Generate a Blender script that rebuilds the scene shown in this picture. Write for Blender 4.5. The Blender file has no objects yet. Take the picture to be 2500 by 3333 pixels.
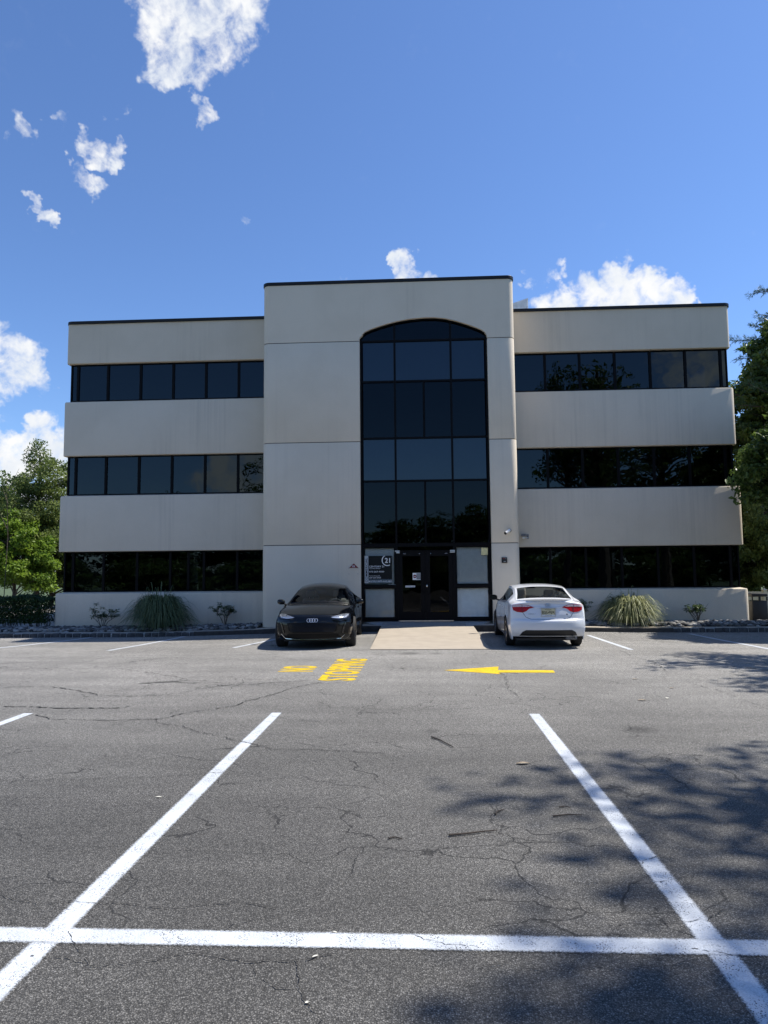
import bpy, bmesh, math, random
import numpy as np
from mathutils import Vector, Matrix
from mathutils.bvhtree import BVHTree
from mathutils.geometry import delaunay_2d_cdt
rnd = random.Random(7)
sc = bpy.context.scene
col = sc.collection
R = math.radians

# ------------------------------------------------------------------ camera
HC = 1.75
F, PITCH, YAW, ROLL = 2262.5, .083043, .052807, -.009175     # focal length in photo pixels, solved from the lines of the place
def ray(px, py):
    x, y, z = (px-1250)/F, -(py-1666.5)/F, 1.0
    return cam_dir(x, y, z)
def cam_dir(x, y, z):
    c, s = math.cos(ROLL), math.sin(ROLL); x, y = c*x-s*y, s*x+c*y
    up = y*math.cos(PITCH)+z*math.sin(PITCH); fw = z*math.cos(PITCH)-y*math.sin(PITCH)
    return Vector((x*math.cos(YAW)-fw*math.sin(YAW), fw*math.cos(YAW)+x*math.sin(YAW), up))
cd = bpy.data.cameras.new('camera'); cam = bpy.data.objects.new('camera', cd); col.objects.link(cam)
cd.sensor_fit = 'HORIZONTAL'; cd.sensor_width = 36; cd.lens = F/2500*36; cd.clip_end = 3000; cd.clip_start = .05
rt, up, fw = cam_dir(1,0,0), cam_dir(0,1,0), cam_dir(0,0,1)
cam.matrix_world = Matrix(((rt.x,up.x,-fw.x,0),(rt.y,up.y,-fw.y,0),(rt.z,up.z,-fw.z,HC),(0,0,0,1)))
sc.camera = cam

# ------------------------------------------------------------------ light and sky
SUN_AZ, SUN_EL = R(17), R(57.5)          # the sun stands to the right and a little behind the facade
SKY_STR, SUN_STR, EXPOSURE = .15, 4.4, .72
sdir = Vector((math.cos(SUN_EL)*math.cos(SUN_AZ), math.cos(SUN_EL)*math.sin(SUN_AZ), math.sin(SUN_EL)))
sl = bpy.data.lights.new('sun', 'SUN'); sl.energy = SUN_STR; sl.angle = R(.8); sl.color = (1, .95, .87)
so = bpy.data.objects.new('sun', sl); col.objects.link(so); so.rotation_euler = sdir.to_track_quat('Z', 'Y').to_euler()
so.location = (30, 20, 40)
cy = sc.cycles; cy.max_bounces = 6; cy.diffuse_bounces = 3; cy.glossy_bounces = 3; cy.transmission_bounces = 3; cy.transparent_max_bounces = 10; cy.caustics_reflective = False; cy.caustics_refractive = False
vs = sc.view_settings; vs.view_transform = 'Standard'; vs.look = 'None'; vs.gamma = 1; vs.exposure = EXPOSURE; vs.use_curve_mapping = False

class NT:
    """small helper for writing node trees"""
    def __init__(s, tree): s.t = tree; tree.nodes.clear()
    def n(s, typ, ins=None, **kw):
        nd = s.t.nodes.new(typ)
        for k, v in kw.items(): setattr(nd, k, v)
        for k, v in (ins or {}).items():
            sk = nd.inputs[k]
            if isinstance(v, bpy.types.NodeSocket): s.t.links.new(v, sk)
            else: sk.default_value = v
        return nd
    def math(s, op, a, b=0.0, c=None, clamp=False):
        ins = {0: a, 1: b}
        if c is not None: ins[2] = c
        return s.n('ShaderNodeMath', ins, operation=op, use_clamp=clamp).outputs[0]
    def ramp(s, fac, lo, hi, a=0.0, b=1.0, smooth=True):
        return s.n('ShaderNodeMapRange', {0: fac, 1: lo, 2: hi, 3: a, 4: b}, interpolation_type='SMOOTHSTEP' if smooth else 'LINEAR').outputs[0]
    def mix(s, fac, a, b, bt='MIX'):
        nd = s.n('ShaderNodeMix', data_type='RGBA', blend_type=bt)
        for k, v in ((0, fac), (6, a), (7, b)):
            if isinstance(v, bpy.types.NodeSocket): s.t.links.new(v, nd.inputs[k])
            else: nd.inputs[k].default_value = v if k == 0 else (*v, 1)
        return nd.outputs[2]
    def noise(s, vec, scale, detail=3, rough=.55, dist=0.0):
        ins = {'Scale': scale, 'Detail': detail, 'Roughness': rough, 'Distortion': dist}
        if vec is not None: ins['Vector'] = vec
        return s.n('ShaderNodeTexNoise', ins).outputs[0]
    def vmath(s, op, a, b): return s.n('ShaderNodeVectorMath', {0: a, 1: b}, operation=op).outputs[0]
    def mapping(s, vec, scale=(1,1,1), loc=(0,0,0)):
        return s.n('ShaderNodeMapping', {'Vector': vec, 'Scale': scale, 'Location': loc}).outputs[0]

world = bpy.data.worlds.new('World'); sc.world = world; world.use_nodes = True
world.cycles.sampling_method = 'MANUAL'; world.cycles.sample_map_resolution = 512
w = NT(world.node_tree)
sky = w.n('ShaderNodeTexSky', sky_type='NISHITA')
sky.sun_disc = False; sky.sun_elevation = SUN_EL; sky.sun_rotation = R(90)-SUN_AZ
sky.altitude = 0; sky.air_density = 1.0; sky.dust_density = .25; sky.ozone_density = 2.2
gen = w.n('ShaderNodeTexCoord').outputs['Generated']
# clouds: small cumulus puffs at these places of the sky (photo pixels for the ones in view, azimuth/elevation for the rest)
puffs = [(560,30,130,1),(660,20,150,1),(760,20,95,1),(590,130,120,1),(680,130,110,1),(570,215,85,1),(572,268,45,.9),(640,190,90,1),(535,90,60,.7),
 (285,488,50,.75),(375,520,45,.75),(330,505,35,.5),(282,600,48,.62),(275,560,30,.5),(80,655,30,.6),(110,680,36,.7),(150,705,28,.6),(90,440,50,.6),(40,448,40,.4),(670,370,45,.6),(195,398,35,.42),(350,385,45,.35),(405,360,35,.42),(805,705,38,.45),(790,690,25,.3),
 (30,1140,80,.95),(85,1200,70,.95),(0,1210,90,1),(140,1250,50,.6),(15,1440,80,.95),(150,1420,70,.9),(180,1480,90,1),(90,1510,100,1),(100,1560,160,1),(-60,1480,120,1),
 (1840,975,70,1),(1910,935,60,1),(2015,915,70,1),(2100,935,70,1),(2165,965,60,1),(1960,985,95,1),(2080,990,95,1),(1760,990,60,1),(2215,985,45,.8),(1770,895,48,.72),(1815,875,42,.72),(1715,880,30,.55),(1320,882,52,.95),(1290,872,36,.85),(1380,892,36,.8),(1112,900,25,.45),(1500,1000,80,.8)]
dirs = [(ray(x, y).normalized(), r/F*(.76 if s > .85 else .66), s if s > .85 else s+.14) for x, y, r, s in puffs]
pr = random.Random(3)
for k in range(11):
    az = R(40+pr.random()*280); el = R(8+pr.random()*38)
    for j in range(3):
        a2, e2 = az+pr.uniform(-.06, .06), el+pr.uniform(-.02, .03)
        d = Vector((math.sin(a2)*math.cos(e2), math.cos(a2)*math.cos(e2), math.sin(e2)))
        if d.angle(fw) > R(46): dirs.append((d, pr.uniform(.03, .09), pr.uniform(.6, 1)))
wc = w.vmath('SUBTRACT', w.n('ShaderNodeTexNoise', {'Vector': gen, 'Scale': 22.0, 'Detail': 4.0, 'Roughness': .6}).outputs['Color'], (.5, .5, .5))
gw = w.n('ShaderNodeVectorMath', {0: w.vmath('ADD', gen, w.vmath('MULTIPLY', wc, (.085, .085, .085)))}, operation='NORMALIZE').outputs[0]
mask = None
for d, r, s in dirs:
    dot = w.n('ShaderNodeVectorMath', {0: gw, 1: d}, operation='DOT_PRODUCT').outputs['Value']
    v = w.ramp(dot, math.cos(r*1.55), math.cos(r*.25), 0, s)
    mask = v if mask is None else w.n('ShaderNodeMath', {0: mask, 1: v, 2: .22}, operation='SMOOTH_MAX').outputs[0]
n1 = w.noise(gen, 34, 8, .57, .35); n2 = w.noise(gen, 11, 5, .6, .2)
n3 = w.noise(gen, 90, 6, .6, .6)
nn = w.math('ADD', w.math('ADD', w.math('MULTIPLY', n1, .60), w.math('MULTIPLY', n2, .27)), w.math('MULTIPLY', n3, .13))
dens = w.math('ADD', mask, w.math('MULTIPLY', w.math('SUBTRACT', nn, .5), 3.3))
cov = w.ramp(dens, .40, 1.22)
cov = w.math('MULTIPLY', cov, w.ramp(mask, .14, .46))
shade = w.ramp(w.noise(w.mapping(gen, loc=(0, 0, .006)), 20, 6, .6), .32, .66, .0, 1.0)
ccol = w.mix(shade, (.80, .85, .92), (1.0, 1.0, 1.0))
bsky = w.n('ShaderNodeBackground', {'Color': w.mix(1, sky.outputs[0], (.45, .555, .72), 'MULTIPLY'), 'Strength': SKY_STR})
bcl = w.n('ShaderNodeBackground', {'Color': ccol, 'Strength': .62})
mixs = w.n('ShaderNodeMixShader', {0: cov, 1: bsky.outputs[0], 2: bcl.outputs[0]})
w.n('ShaderNodeOutputWorld', {0: mixs.outputs[0]})

# ------------------------------------------------------------------ helpers
def onY(px, py, Y):
    r = ray(px, py); return Vector((0, 0, HC)) + r*(Y/r.y)
def sstep(a, b, v):
    t = min(1, max(0, (v-a)/(b-a))); return t*t*(3-2*t)
def gz(x, y):
    """the lot drains away from the entrance, towards both ends of the kerb"""
    return -sstep(13, 19.5, y)*(.12*sstep(-1.5, -9, x) + .05*sstep(1.5, 8, x))
def onG(px, py, dz=0.0):
    r = ray(px, py); z = 0
    for _ in range(6):
        p = Vector((0, 0, HC)) + r*((z-HC)/r.z); z = gz(p.x, p.y)+dz
    return p

def tag(o, label=None, cat=None, group=None, kind=None):
    for k, v in (('label', label), ('category', cat), ('group', group), ('kind', kind)):
        if v: o[k] = v
    return o
WORLDP = {}          # things whose parts are written in world coordinates
def link(o, parent=None):
    col.objects.link(o); o.parent = parent
    if parent is not None and parent.name in WORLDP: o.matrix_parent_inverse = Matrix.Translation(-WORLDP[parent.name])
    return o
def empty(name, loc=(0,0,0), rz=0, world=True, **t):
    o = bpy.data.objects.new(name, None); o.location = loc; o.rotation_euler = (0, 0, rz); o.empty_display_size = .2
    link(o)
    if world: WORLDP[o.name] = Vector(loc)
    return tag(o, **t)
def npmesh(name, V, Fc, mats, parent=None, smooth=False, attrs=None, **t):
    """mesh from numpy arrays, all faces with the same number of corners"""
    V = np.asarray(V, np.float32); Fc = np.asarray(Fc, np.int32); k = Fc.shape[1]
    me = bpy.data.meshes.new(name)
    me.vertices.add(len(V)); me.vertices.foreach_set('co', V.ravel())
    me.loops.add(Fc.size); me.loops.foreach_set('vertex_index', Fc.ravel())
    me.polygons.add(len(Fc)); me.polygons.foreach_set('loop_start', np.arange(0, Fc.size, k, dtype=np.int32))
    me.update(calc_edges=True)
    if smooth: me.polygons.foreach_set('use_smooth', np.ones(len(Fc), bool))
    for an, arr in (attrs or {}).items():
        a = me.attributes.new(an, 'FLOAT', 'POINT'); a.data.foreach_set('value', np.asarray(arr, np.float32))
    me.materials.append(mats); me.validate()
    return tag(link(bpy.data.objects.new(name, me), parent), **t)

class MB:
    """collects shapes into one mesh"""
    def __init__(s): s.v = []; s.f = []; s.uv = {}
    def add(s, vs, fs):
        b = len(s.v); s.v += [tuple(p) for p in vs]; s.f += [tuple(i+b for i in f) for f in fs]; return s
    def box(s, x0, x1, y0, y1, z0, z1, M=None):
        vs = [Vector((x, y, z)) for z in (z0, z1) for y in (y0, y1) for x in (x0, x1)]
        if M: vs = [M @ p for p in vs]
        return s.add(vs, [(0,2,3,1),(4,5,7,6),(0,1,5,4),(2,6,7,3),(0,4,6,2),(1,3,7,5)])
    def prism(s, poly, a, b, f):
        """poly: 2-D outline, extruded from a to b; f(u,v,w) gives the 3-D point"""
        n = len(poly)
        return s.add([f(*p, a) for p in poly]+[f(*p, b) for p in poly],
                     [tuple(range(n))[::-1], tuple(range(n, 2*n))]+[(i, (i+1) % n, n+(i+1) % n, n+i) for i in range(n)])
    def tube(s, pts, rad, n=8, cap=True):
        pts = [Vector(p) for p in pts]; rings = []
        rad = rad if isinstance(rad, (list, tuple)) else [rad]*len(pts)
        ref = None
        for i, p in enumerate(pts):
            d = (pts[min(i+1, len(pts)-1)]-pts[max(i-1, 0)]).normalized()
            if ref is None: ref = d.orthogonal().normalized()
            ref = (ref-d*ref.dot(d)); ref = ref.normalized() if ref.length > 1e-6 else d.orthogonal().normalized()
            q = d.cross(ref)
            rings.append([p+(ref*math.cos(2*math.pi*k/n)+q*math.sin(2*math.pi*k/n))*rad[i] for k in range(n)])
        vs = [p for r_ in rings for p in r_]
        fs = [(i*n+k, i*n+(k+1) % n, (i+1)*n+(k+1) % n, (i+1)*n+k) for i in range(len(pts)-1) for k in range(n)]
        if cap: fs += [tuple(range(n))[::-1], tuple((len(pts)-1)*n+k for k in range(n))]
        return s.add(vs, fs)
    def lathe(s, prof, n, f):
        """prof: (radius, axial); f(x,y,axial) gives the point"""
        m = len(prof)
        vs = [f(r_*math.cos(2*math.pi*k/n), r_*math.sin(2*math.pi*k/n), a) for r_, a in prof for k in range(n)]
        return s.add(vs, [(i*n+k, i*n+(k+1) % n, (i+1)*n+(k+1) % n, (i+1)*n+k) for i in range(m-1) for k in range(n)])
    def build(s, name, mat, parent=None, smooth=False, bevel=0, **t):
        me = bpy.data.meshes.new(name); me.from_pydata(s.v, [], s.f)
        bm = bmesh.new(); bm.from_mesh(me)
        bmesh.ops.recalc_face_normals(bm, faces=bm.faces)
        if bevel:
            es = [e for e in bm.edges if len(e.link_faces) == 2 and e.calc_face_angle(0) > .6]
            bmesh.ops.bevel(bm, geom=es, offset=bevel, segments=2, affect='EDGES', profile=.5)
        bm.to_mesh(me); bm.free()
        if smooth:
            me.polygons.foreach_set('use_smooth', np.ones(len(me.polygons), bool))
            try: me.set_sharp_from_angle(angle=R(38))
            except Exception: pass
        me.materials.append(mat)
        return tag(link(bpy.data.objects.new(name, me), parent), **t)
def text_mesh(name, s, mat, width, height, to_world, parent=None, bold=0.0, space=1.0, **t):
    """lettering scaled to width x height; to_world(u, v) gives the point"""
    cu = bpy.data.curves.new('t', 'FONT'); cu.body = s; cu.offset = bold; cu.space_character = space; cu.resolution_u = 3
    o = bpy.data.objects.new('t', cu); me = bpy.data.meshes.new_from_object(o)
    bpy.data.objects.remove(o); bpy.data.curves.remove(cu)
    me.name = name
    xs = [v.co.x for v in me.vertices]; ys = [v.co.y for v in me.vertices]
    x0, x1, y0, y1 = min(xs), max(xs), min(ys), max(ys)
    for v in me.vertices: v.co = to_world((v.co.x-x0)/(x1-x0)*width, (v.co.y-y0)/(y1-y0)*height)
    me.materials.clear(); me.materials.append(mat); me.update()
    return tag(link(bpy.data.objects.new(name, me), parent), **t)

# ------------------------------------------------------------------ materials
def newmat(name):
    m = bpy.data.materials.new(name); m.use_nodes = True; return m, NT(m.node_tree)
def finish(nt, sh, disp=None): nt.n('ShaderNodeOutputMaterial', {0: sh})
def plain(name, c, rough=.6, metal=0, coat=0, spec=.5, var=.12, scale=6, bump=0, bscale=60, **kw):
    m, nt = newmat(name)
    co = nt.n('ShaderNodeTexCoord').outputs['Object']
    nz = nt.noise(co, scale, 4)
    f = nt.ramp(nz, .3, .7, 1-var, 1+var)
    cc = nt.mix(1.0, c, nt.n('ShaderNodeCombineColor', {0: f, 1: f, 2: f}).outputs[0], 'MULTIPLY')
    ins = {'Base Color': cc, 'Roughness': rough, 'Metallic': metal, 'Coat Weight': coat, 'Coat Roughness': .04, 'Specular IOR Level': spec}
    if bump:
        ins['Normal'] = nt.n('ShaderNodeBump', {'Height': nt.noise(co, bscale, 3), 'Strength': bump, 'Distance': .01}).outputs[0]
    p = nt.n('ShaderNodeBsdfPrincipled', ins)
    for k, v in kw.items(): p.inputs[k.replace('_', ' ')].default_value = v
    finish(nt, p.outputs[0]); return m

def asphalt_nodes(nt):
    co = nt.n('ShaderNodeTexCoord').outputs['Object']
    warp = nt.vmath('ADD', co, nt.vmath('MULTIPLY', nt.n('ShaderNodeTexNoise', {'Vector': co, 'Scale': 90.0, 'Detail': 1.0}).outputs['Color'], (.006, .006, .006)))
    v1 = nt.n('ShaderNodeTexVoronoi', {'Vector': warp, 'Scale': 125.0, 'Randomness': 1.0}, feature='F1')
    v2 = nt.n('ShaderNodeTexVoronoi', {'Vector': warp, 'Scale': 210.0}, feature='F1')
    c1 = nt.n('ShaderNodeSeparateColor', {0: v1.outputs['Color']}).outputs[0]
    c2 = nt.n('ShaderNodeSeparateColor', {0: v2.outputs['Color']}).outputs[1]
    stone = nt.math('POWER', c1, 2.6)
    sep = nt.n('ShaderNodeSeparateXYZ', {0: co})
    return co, v1, v2, c1, c2, stone, sep
def m_asphalt():
    m, nt = newmat('asphalt'); co, v1, v2, c1, c2, stone, sep = asphalt_nodes(nt)
    gap = nt.ramp(v1.outputs['Distance'], .22, .60, 1.04, .36)
    val = nt.math('MULTIPLY', nt.math('ADD', nt.math('MULTIPLY', stone, .25), nt.math('ADD', .095, nt.math('MULTIPLY', nt.math('POWER', c2, 2.0), .20))), gap)
    big = nt.ramp(nt.noise(co, .33, 5, .6), .3, .72, .80, 1.15)
    streak = nt.ramp(nt.noise(nt.mapping(co, (.25, 2.2, 1)), 1.0, 4), .3, .7, .90, 1.08)
    far_tone = nt.ramp(sep.outputs[1], 3, 15, .58, 1.70)           # the drive lane and far row are given a paler tone
    val = nt.math('MULTIPLY', nt.math('MULTIPLY', val, big), nt.math('MULTIPLY', streak, far_tone))
    # hairline cracking
    wv = nt.vmath('ADD', co, nt.vmath('MULTIPLY', nt.vmath('SUBTRACT', nt.n('ShaderNodeTexNoise', {'Vector': co, 'Scale': 1.7, 'Detail': 6.0}).outputs['Color'], (.5, .5, .5)), (.9, .9, 0)))
    cr = None
    for sc_, wd, seed in ((.55, .0035, 0), (1.5, .0032, 5)):
        ve = nt.n('ShaderNodeTexVoronoi', {'Vector': nt.mapping(wv, (.7, 1, 1), (seed, seed*.7, 0)), 'Scale': sc_}, feature='DISTANCE_TO_EDGE').outputs['Distance']
        k = nt.math('MULTIPLY', nt.ramp(ve, wd*sc_*.6, wd*sc_*2.4, 1, 0), nt.ramp(nt.noise(nt.mapping(co, loc=(seed, 3, 0)), .6 if seed else .4, 3), .48, .60))
        cr = k if cr is None else nt.math('MAXIMUM', cr, k)
    val = nt.math('MULTIPLY', val, nt.ramp(cr, 0, 1, 1, .32))
    # oil drips with a shape of their own
    st = None
    for px, py, r_, s in ((2080, 2375, .24, .45), (1405, 2380, .14, .3), (1335, 2127, .3, .45), (1420, 2127, .2, .3)):
        p = onG(px, py)
        d = nt.n('ShaderNodeVectorMath', {0: nt.vmath('ADD', co, nt.vmath('MULTIPLY', wv, (0, 0, 0))), 1: p}, operation='DISTANCE').outputs['Value']
        d = nt.math('ADD', d, nt.math('MULTIPLY', nt.noise(co, 6, 4), r_*.5))
        k = nt.ramp(d, r_*.5, r_*1.3, s, 0)
        st = k if st is None else nt.math('MAXIMUM', st, k)
    val = nt.math('MULTIPLY', val, nt.math('SUBTRACT', 1, st))
    tint = nt.mix(c2, (1.0, .95, .85), (.99, .96, .90))
    cc = nt.mix(1.0, tint, nt.n('ShaderNodeCombineColor', {0: val, 1: val, 2: val}).outputs[0], 'MULTIPLY')
    hgt = nt.math('SUBTRACT', nt.math('SUBTRACT', 0, nt.math('MULTIPLY', v1.outputs['Distance'], 1.0)), nt.math('MULTIPLY', cr, .8))
    bmp = nt.n('ShaderNodeBump', {'Height': hgt, 'Strength': .7, 'Distance': .005})
    p = nt.n('ShaderNodeBsdfPrincipled', {'Base Color': cc, 'Roughness': .78, 'Specular IOR Level': .4, 'Normal': bmp.outputs[0]})
    finish(nt, p.outputs[0]); return m
def m_paint(name, c, chips):
    m, nt = newmat(name); co, v1, v2, c1, c2, stone, sep = asphalt_nodes(nt)
    uv = nt.n('ShaderNodeUVMap').outputs[0]; u = nt.n('ShaderNodeSeparateXYZ', {0: uv}).outputs[0]
    edge = nt.math('SUBTRACT', .5, nt.math('ABSOLUTE', nt.math('SUBTRACT', u, .5)))       # 0 at the sprayed edge
    fz = nt.math('ADD', edge, nt.math('MULTIPLY', nt.math('SUBTRACT', c1, .5), .075))
    fz = nt.math('ADD', fz, nt.math('MULTIPLY', nt.math('SUBTRACT', nt.noise(co, 5, 3), .5), .05))
    al = nt.ramp(fz, .0, .17)
    pit = nt.math('MULTIPLY', nt.ramp(c2, chips, chips+.03), nt.ramp(nt.noise(co, 7, 4), .40, .62))
    al = nt.math('MULTIPLY', al, nt.math('SUBTRACT', 1, nt.math('MULTIPLY', pit, .9)))
    f = nt.ramp(nt.noise(co, 3, 5), .3, .7, .86, 1.04)
    f = nt.math('MULTIPLY', f, nt.ramp(v1.outputs['Distance'], .3, .65, 1, .86))
    cc = nt.mix(1.0, c, nt.n('ShaderNodeCombineColor', {0: f, 1: f, 2: f}).outputs[0], 'MULTIPLY')
    bmp = nt.n('ShaderNodeBump', {'Height': nt.math('MULTIPLY', v1.outputs['Distance'], -1), 'Strength': .4, 'Distance': .004})
    p = nt.n('ShaderNodeBsdfPrincipled', {'Base Color': cc, 'Roughness': .7, 'Specular IOR Level': .3, 'Normal': bmp.outputs[0]})
    tr = nt.n('ShaderNodeBsdfTransparent')
    finish(nt, nt.n('ShaderNodeMixShader', {0: al, 1: tr.outputs[0], 2: p.outputs[0]}).outputs[0]); return m
def m_stucco(name, c, streak=.22):
    m, nt = newmat(name); co = nt.n('ShaderNodeTexCoord').outputs['Object']
    s1 = nt.ramp(nt.noise(nt.mapping(co, (9, 9, .16)), 1.0, 6, .68), .40, .74)
    s2 = nt.ramp(nt.noise(nt.mapping(co, (.9, .9, .25)), 1.0, 4), .42, .72)
    s3 = nt.ramp(nt.noise(co, .8, 5, .6), .35, .75)
    f = nt.math('SUBTRACT', 1.05, nt.math('ADD', nt.math('MULTIPLY', nt.math('MULTIPLY', s1, s2), streak), nt.math('MULTIPLY', s3, .045)))
    f = nt.math('MULTIPLY', f, nt.ramp(nt.noise(co, 45, 2), .25, .75, .955, 1.035))
    cc = nt.mix(1.0, c, nt.n('ShaderNodeCombineColor', {0: f, 1: f, 2: f}).outputs[0], 'MULTIPLY')
    cc = nt.mix(nt.math('MULTIPLY', s3, .18), cc, tuple(x*y for x, y in zip(c, (.88, .86, .80))))
    bmp = nt.n('ShaderNodeBump', {'Height': nt.noise(co, 160, 3), 'Strength': .35, 'Distance': .006})
    p = nt.n('ShaderNodeBsdfPrincipled', {'Base Color': cc, 'Roughness': .92, 'Specular IOR Level': .2, 'Normal': bmp.outputs[0]})
    finish(nt, p.outputs[0]); return m
def m_glass(name, tint, ior=1.5, body=None, rough=0.0, wav=.05, refl=(1, 1, 1)):
    """flat pane: mirror reflection by Fresnel over a tinted see-through (or dark back-painted) body"""
    m, nt = newmat(name); co = nt.n('ShaderNodeTexCoord').outputs['Object']
    nrm = nt.n('ShaderNodeBump', {'Height': nt.noise(co, 1.3, 2), 'Strength': wav, 'Distance': .05}).outputs[0]
    fr = nt.n('ShaderNodeFresnel', {'IOR': ior}).outputs[0]
    gl = nt.n('ShaderNodeBsdfGlossy', {'Roughness': rough, 'Color': (*refl, 1), 'Normal': nrm})
    if body is None: bd = nt.n('ShaderNodeBsdfTransparent', {'Color': (*tint, 1)})
    else: bd = nt.n('ShaderNodeBsdfDiffuse', {'Color': (*body, 1)})
    finish(nt, nt.n('ShaderNodeMixShader', {0: fr, 1: bd.outputs[0], 2: gl.outputs[0]}).outputs[0]); return m
def m_leaf(name, c, c2, tr=.35, rough=.5):
    m, nt = newmat(name)
    a = nt.n('ShaderNodeAttribute', attribute_name='rnd').outputs['Fac']
    cc = nt.mix(a, c, c2)
    d = nt.n('ShaderNodeBsdfPrincipled', {'Base Color': cc, 'Roughness': rough, 'Specular IOR Level': .35})
    t = nt.n('ShaderNodeBsdfTranslucent', {'Color': nt.mix(.5, cc, nt.mix(a, tuple(x*1.5 for x in c), tuple(x*1.6 for x in c2)))})
    finish(nt, nt.n('ShaderNodeMixShader', {0: tr, 1: d.outputs[0], 2: t.outputs[0]}).outputs[0]); return m

M = {}
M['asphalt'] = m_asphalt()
M['white_paint'] = m_paint('white_line_paint', (.57, .60, .63), .86)
M['yellow_paint'] = m_paint('yellow_line_paint', (.74, .50, .015), .82)
M['stucco'] = m_stucco('stucco', (.645, .565, .45), .17)
M['stucco_tower'] = m_stucco('stucco_tower', (.69, .61, .49), .10)
M['concrete'] = plain('concrete_ramp', (.36, .310, .245), .9, var=.06, scale=3, bump=.3, bscale=120)
M['kerbface'] = plain('dark_kerb_stone', (.055, .05, .045), .9, var=.3, scale=7, bump=.4, bscale=50)
M['kerbconc'] = plain('kerb_concrete', (.33, .295, .245), .9, var=.22, scale=5, bump=.4, bscale=80)
M['walk'] = plain('sidewalk_concrete', (.44, .375, .29), .9, var=.18, scale=3, bump=.3, bscale=90)
M['block'] = plain('granite_block', (.060, .058, .058), .85, var=.4, scale=9, bump=.6, bscale=40)
M['mortar'] = plain('mortar', (.36, .35, .33), .9, var=.2, scale=20)
M['paver'] = plain('paver', (.30, .27, .24), .9, var=.25, scale=4, bump=.3)
M['joint'] = plain('joint_sealant', (.10, .095, .09), .8)
M['cap'] = plain('parapet_metal', (.008, .008, .009), .45, spec=.3)
M['frame'] = plain('dark_bronze_frame', (.0035, .0035, .0045), .5, spec=.12)
M['glass'] = m_glass('tinted_glass', (.05, .06, .075), 1.50, refl=(.72, .90, 1.0))
M['glass_spandrel'] = m_glass('spandrel_glass', (0,0,0), 1.60, body=(.003, .008, .019), refl=(.75, .92, 1.0))
M['glass_dark'] = m_glass('dark_glass', (.05, .055, .06), 1.34, refl=(.7, .88, 1.0))
M['glass_clear'] = m_glass('entrance_glass', (.97, .99, .99), 1.42)
M['glass_door'] = m_glass('door_glass', (.22, .23, .23), 1.30)
M['interior'] = plain('interior_plaster', (.16, .155, .15), .9)
M['blind'] = plain('blind_slat', (.90, .93, .90), .6, var=.04)
M['blind_grey'] = plain('blind_grey', (.42, .42, .40), .7, var=.04)
M['roof'] = plain('roofing', (.25, .25, .25), .9)
M['white'] = plain('white_print', (.80, .82, .82), .5, var=.03)
M['greyprint'] = plain('pale_grey_print', (.50, .55, .58), .5, var=.05)
M['bluegrey'] = plain('blue_grey_print', (.055, .09, .115), .5, var=.05)
M['black'] = plain('black_print', (.004, .006, .007), .5, spec=.25, var=.05)
M['red'] = plain('red_print', (.17, .012, .015), .45)
M['cream_note'] = plain('cream_paper', (.60, .56, .30), .7)
M['steel'] = plain('steel', (.62, .62, .62), .3, metal=.9)
M['chrome'] = plain('chrome', (.75, .76, .78), .12, metal=1, var=.02)
M['plastic_white'] = plain('white_plastic', (.78, .77, .74), .4)
M['plastic_grey'] = plain('grey_plastic', (.16, .165, .18), .5)
M['black_plastic'] = plain('black_plastic', (.012, .012, .013), .5)
M['vinyl'] = plain('cream_vinyl', (.72, .62, .45), .5, var=.04)
M['bark'] = plain('bark', (.085, .065, .048), .9, var=.35, scale=9, bump=.6, bscale=25)
M['stem'] = plain('shrub_stem', (.10, .085, .07), .85, var=.2)
M['stone'] = m_leaf('river_stone', (.035, .034, .034), (.34, .33, .31), 0.0, .75)
M['soil'] = plain('dark_soil', (.05, .042, .035), .95, var=.3)
M['twig'] = plain('twig', (.045, .035, .028), .9)
M['dryleaf'] = plain('dry_leaf', (.25, .20, .14), .8, var=.25, scale=30)
M['petal'] = plain('pale_leaf', (.60, .58, .50), .7)
M['crack'] = plain('crack_fill', (.020, .019, .018), .95)
M['grass_ground'] = plain('grass_ground', (.05, .075, .025), .95, var=.35, scale=2)
M['leaf_bright'] = m_leaf('leaf_bright', (.08, .15, .02), (.24, .34, .04), .45)
M['leaf_mid'] = m_leaf('leaf_mid', (.07, .11, .03), (.24, .29, .08), .42)
M['leaf_dark'] = m_leaf('leaf_dark', (.028, .058, .014), (.13, .19, .04), .34, .4)
M['needle'] = m_leaf('pine_needle', (.022, .055, .022), (.06, .115, .05), .2)
M['hedge'] = m_leaf('hedge_leaf', (.010, .030, .008), (.035, .075, .015), .15)
M['rhodo'] = m_leaf('rhododendron_leaf', (.022, .055, .016), (.10, .15, .03), .22, .35)
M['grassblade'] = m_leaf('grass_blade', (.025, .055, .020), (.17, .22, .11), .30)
M['grassblade_sunlit'] = m_leaf('grass_blade_sunlit', (.05, .08, .025), (.40, .40, .20), .35)  # lighter copy of the blade, the right clump's sunlight put into its colour

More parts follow.
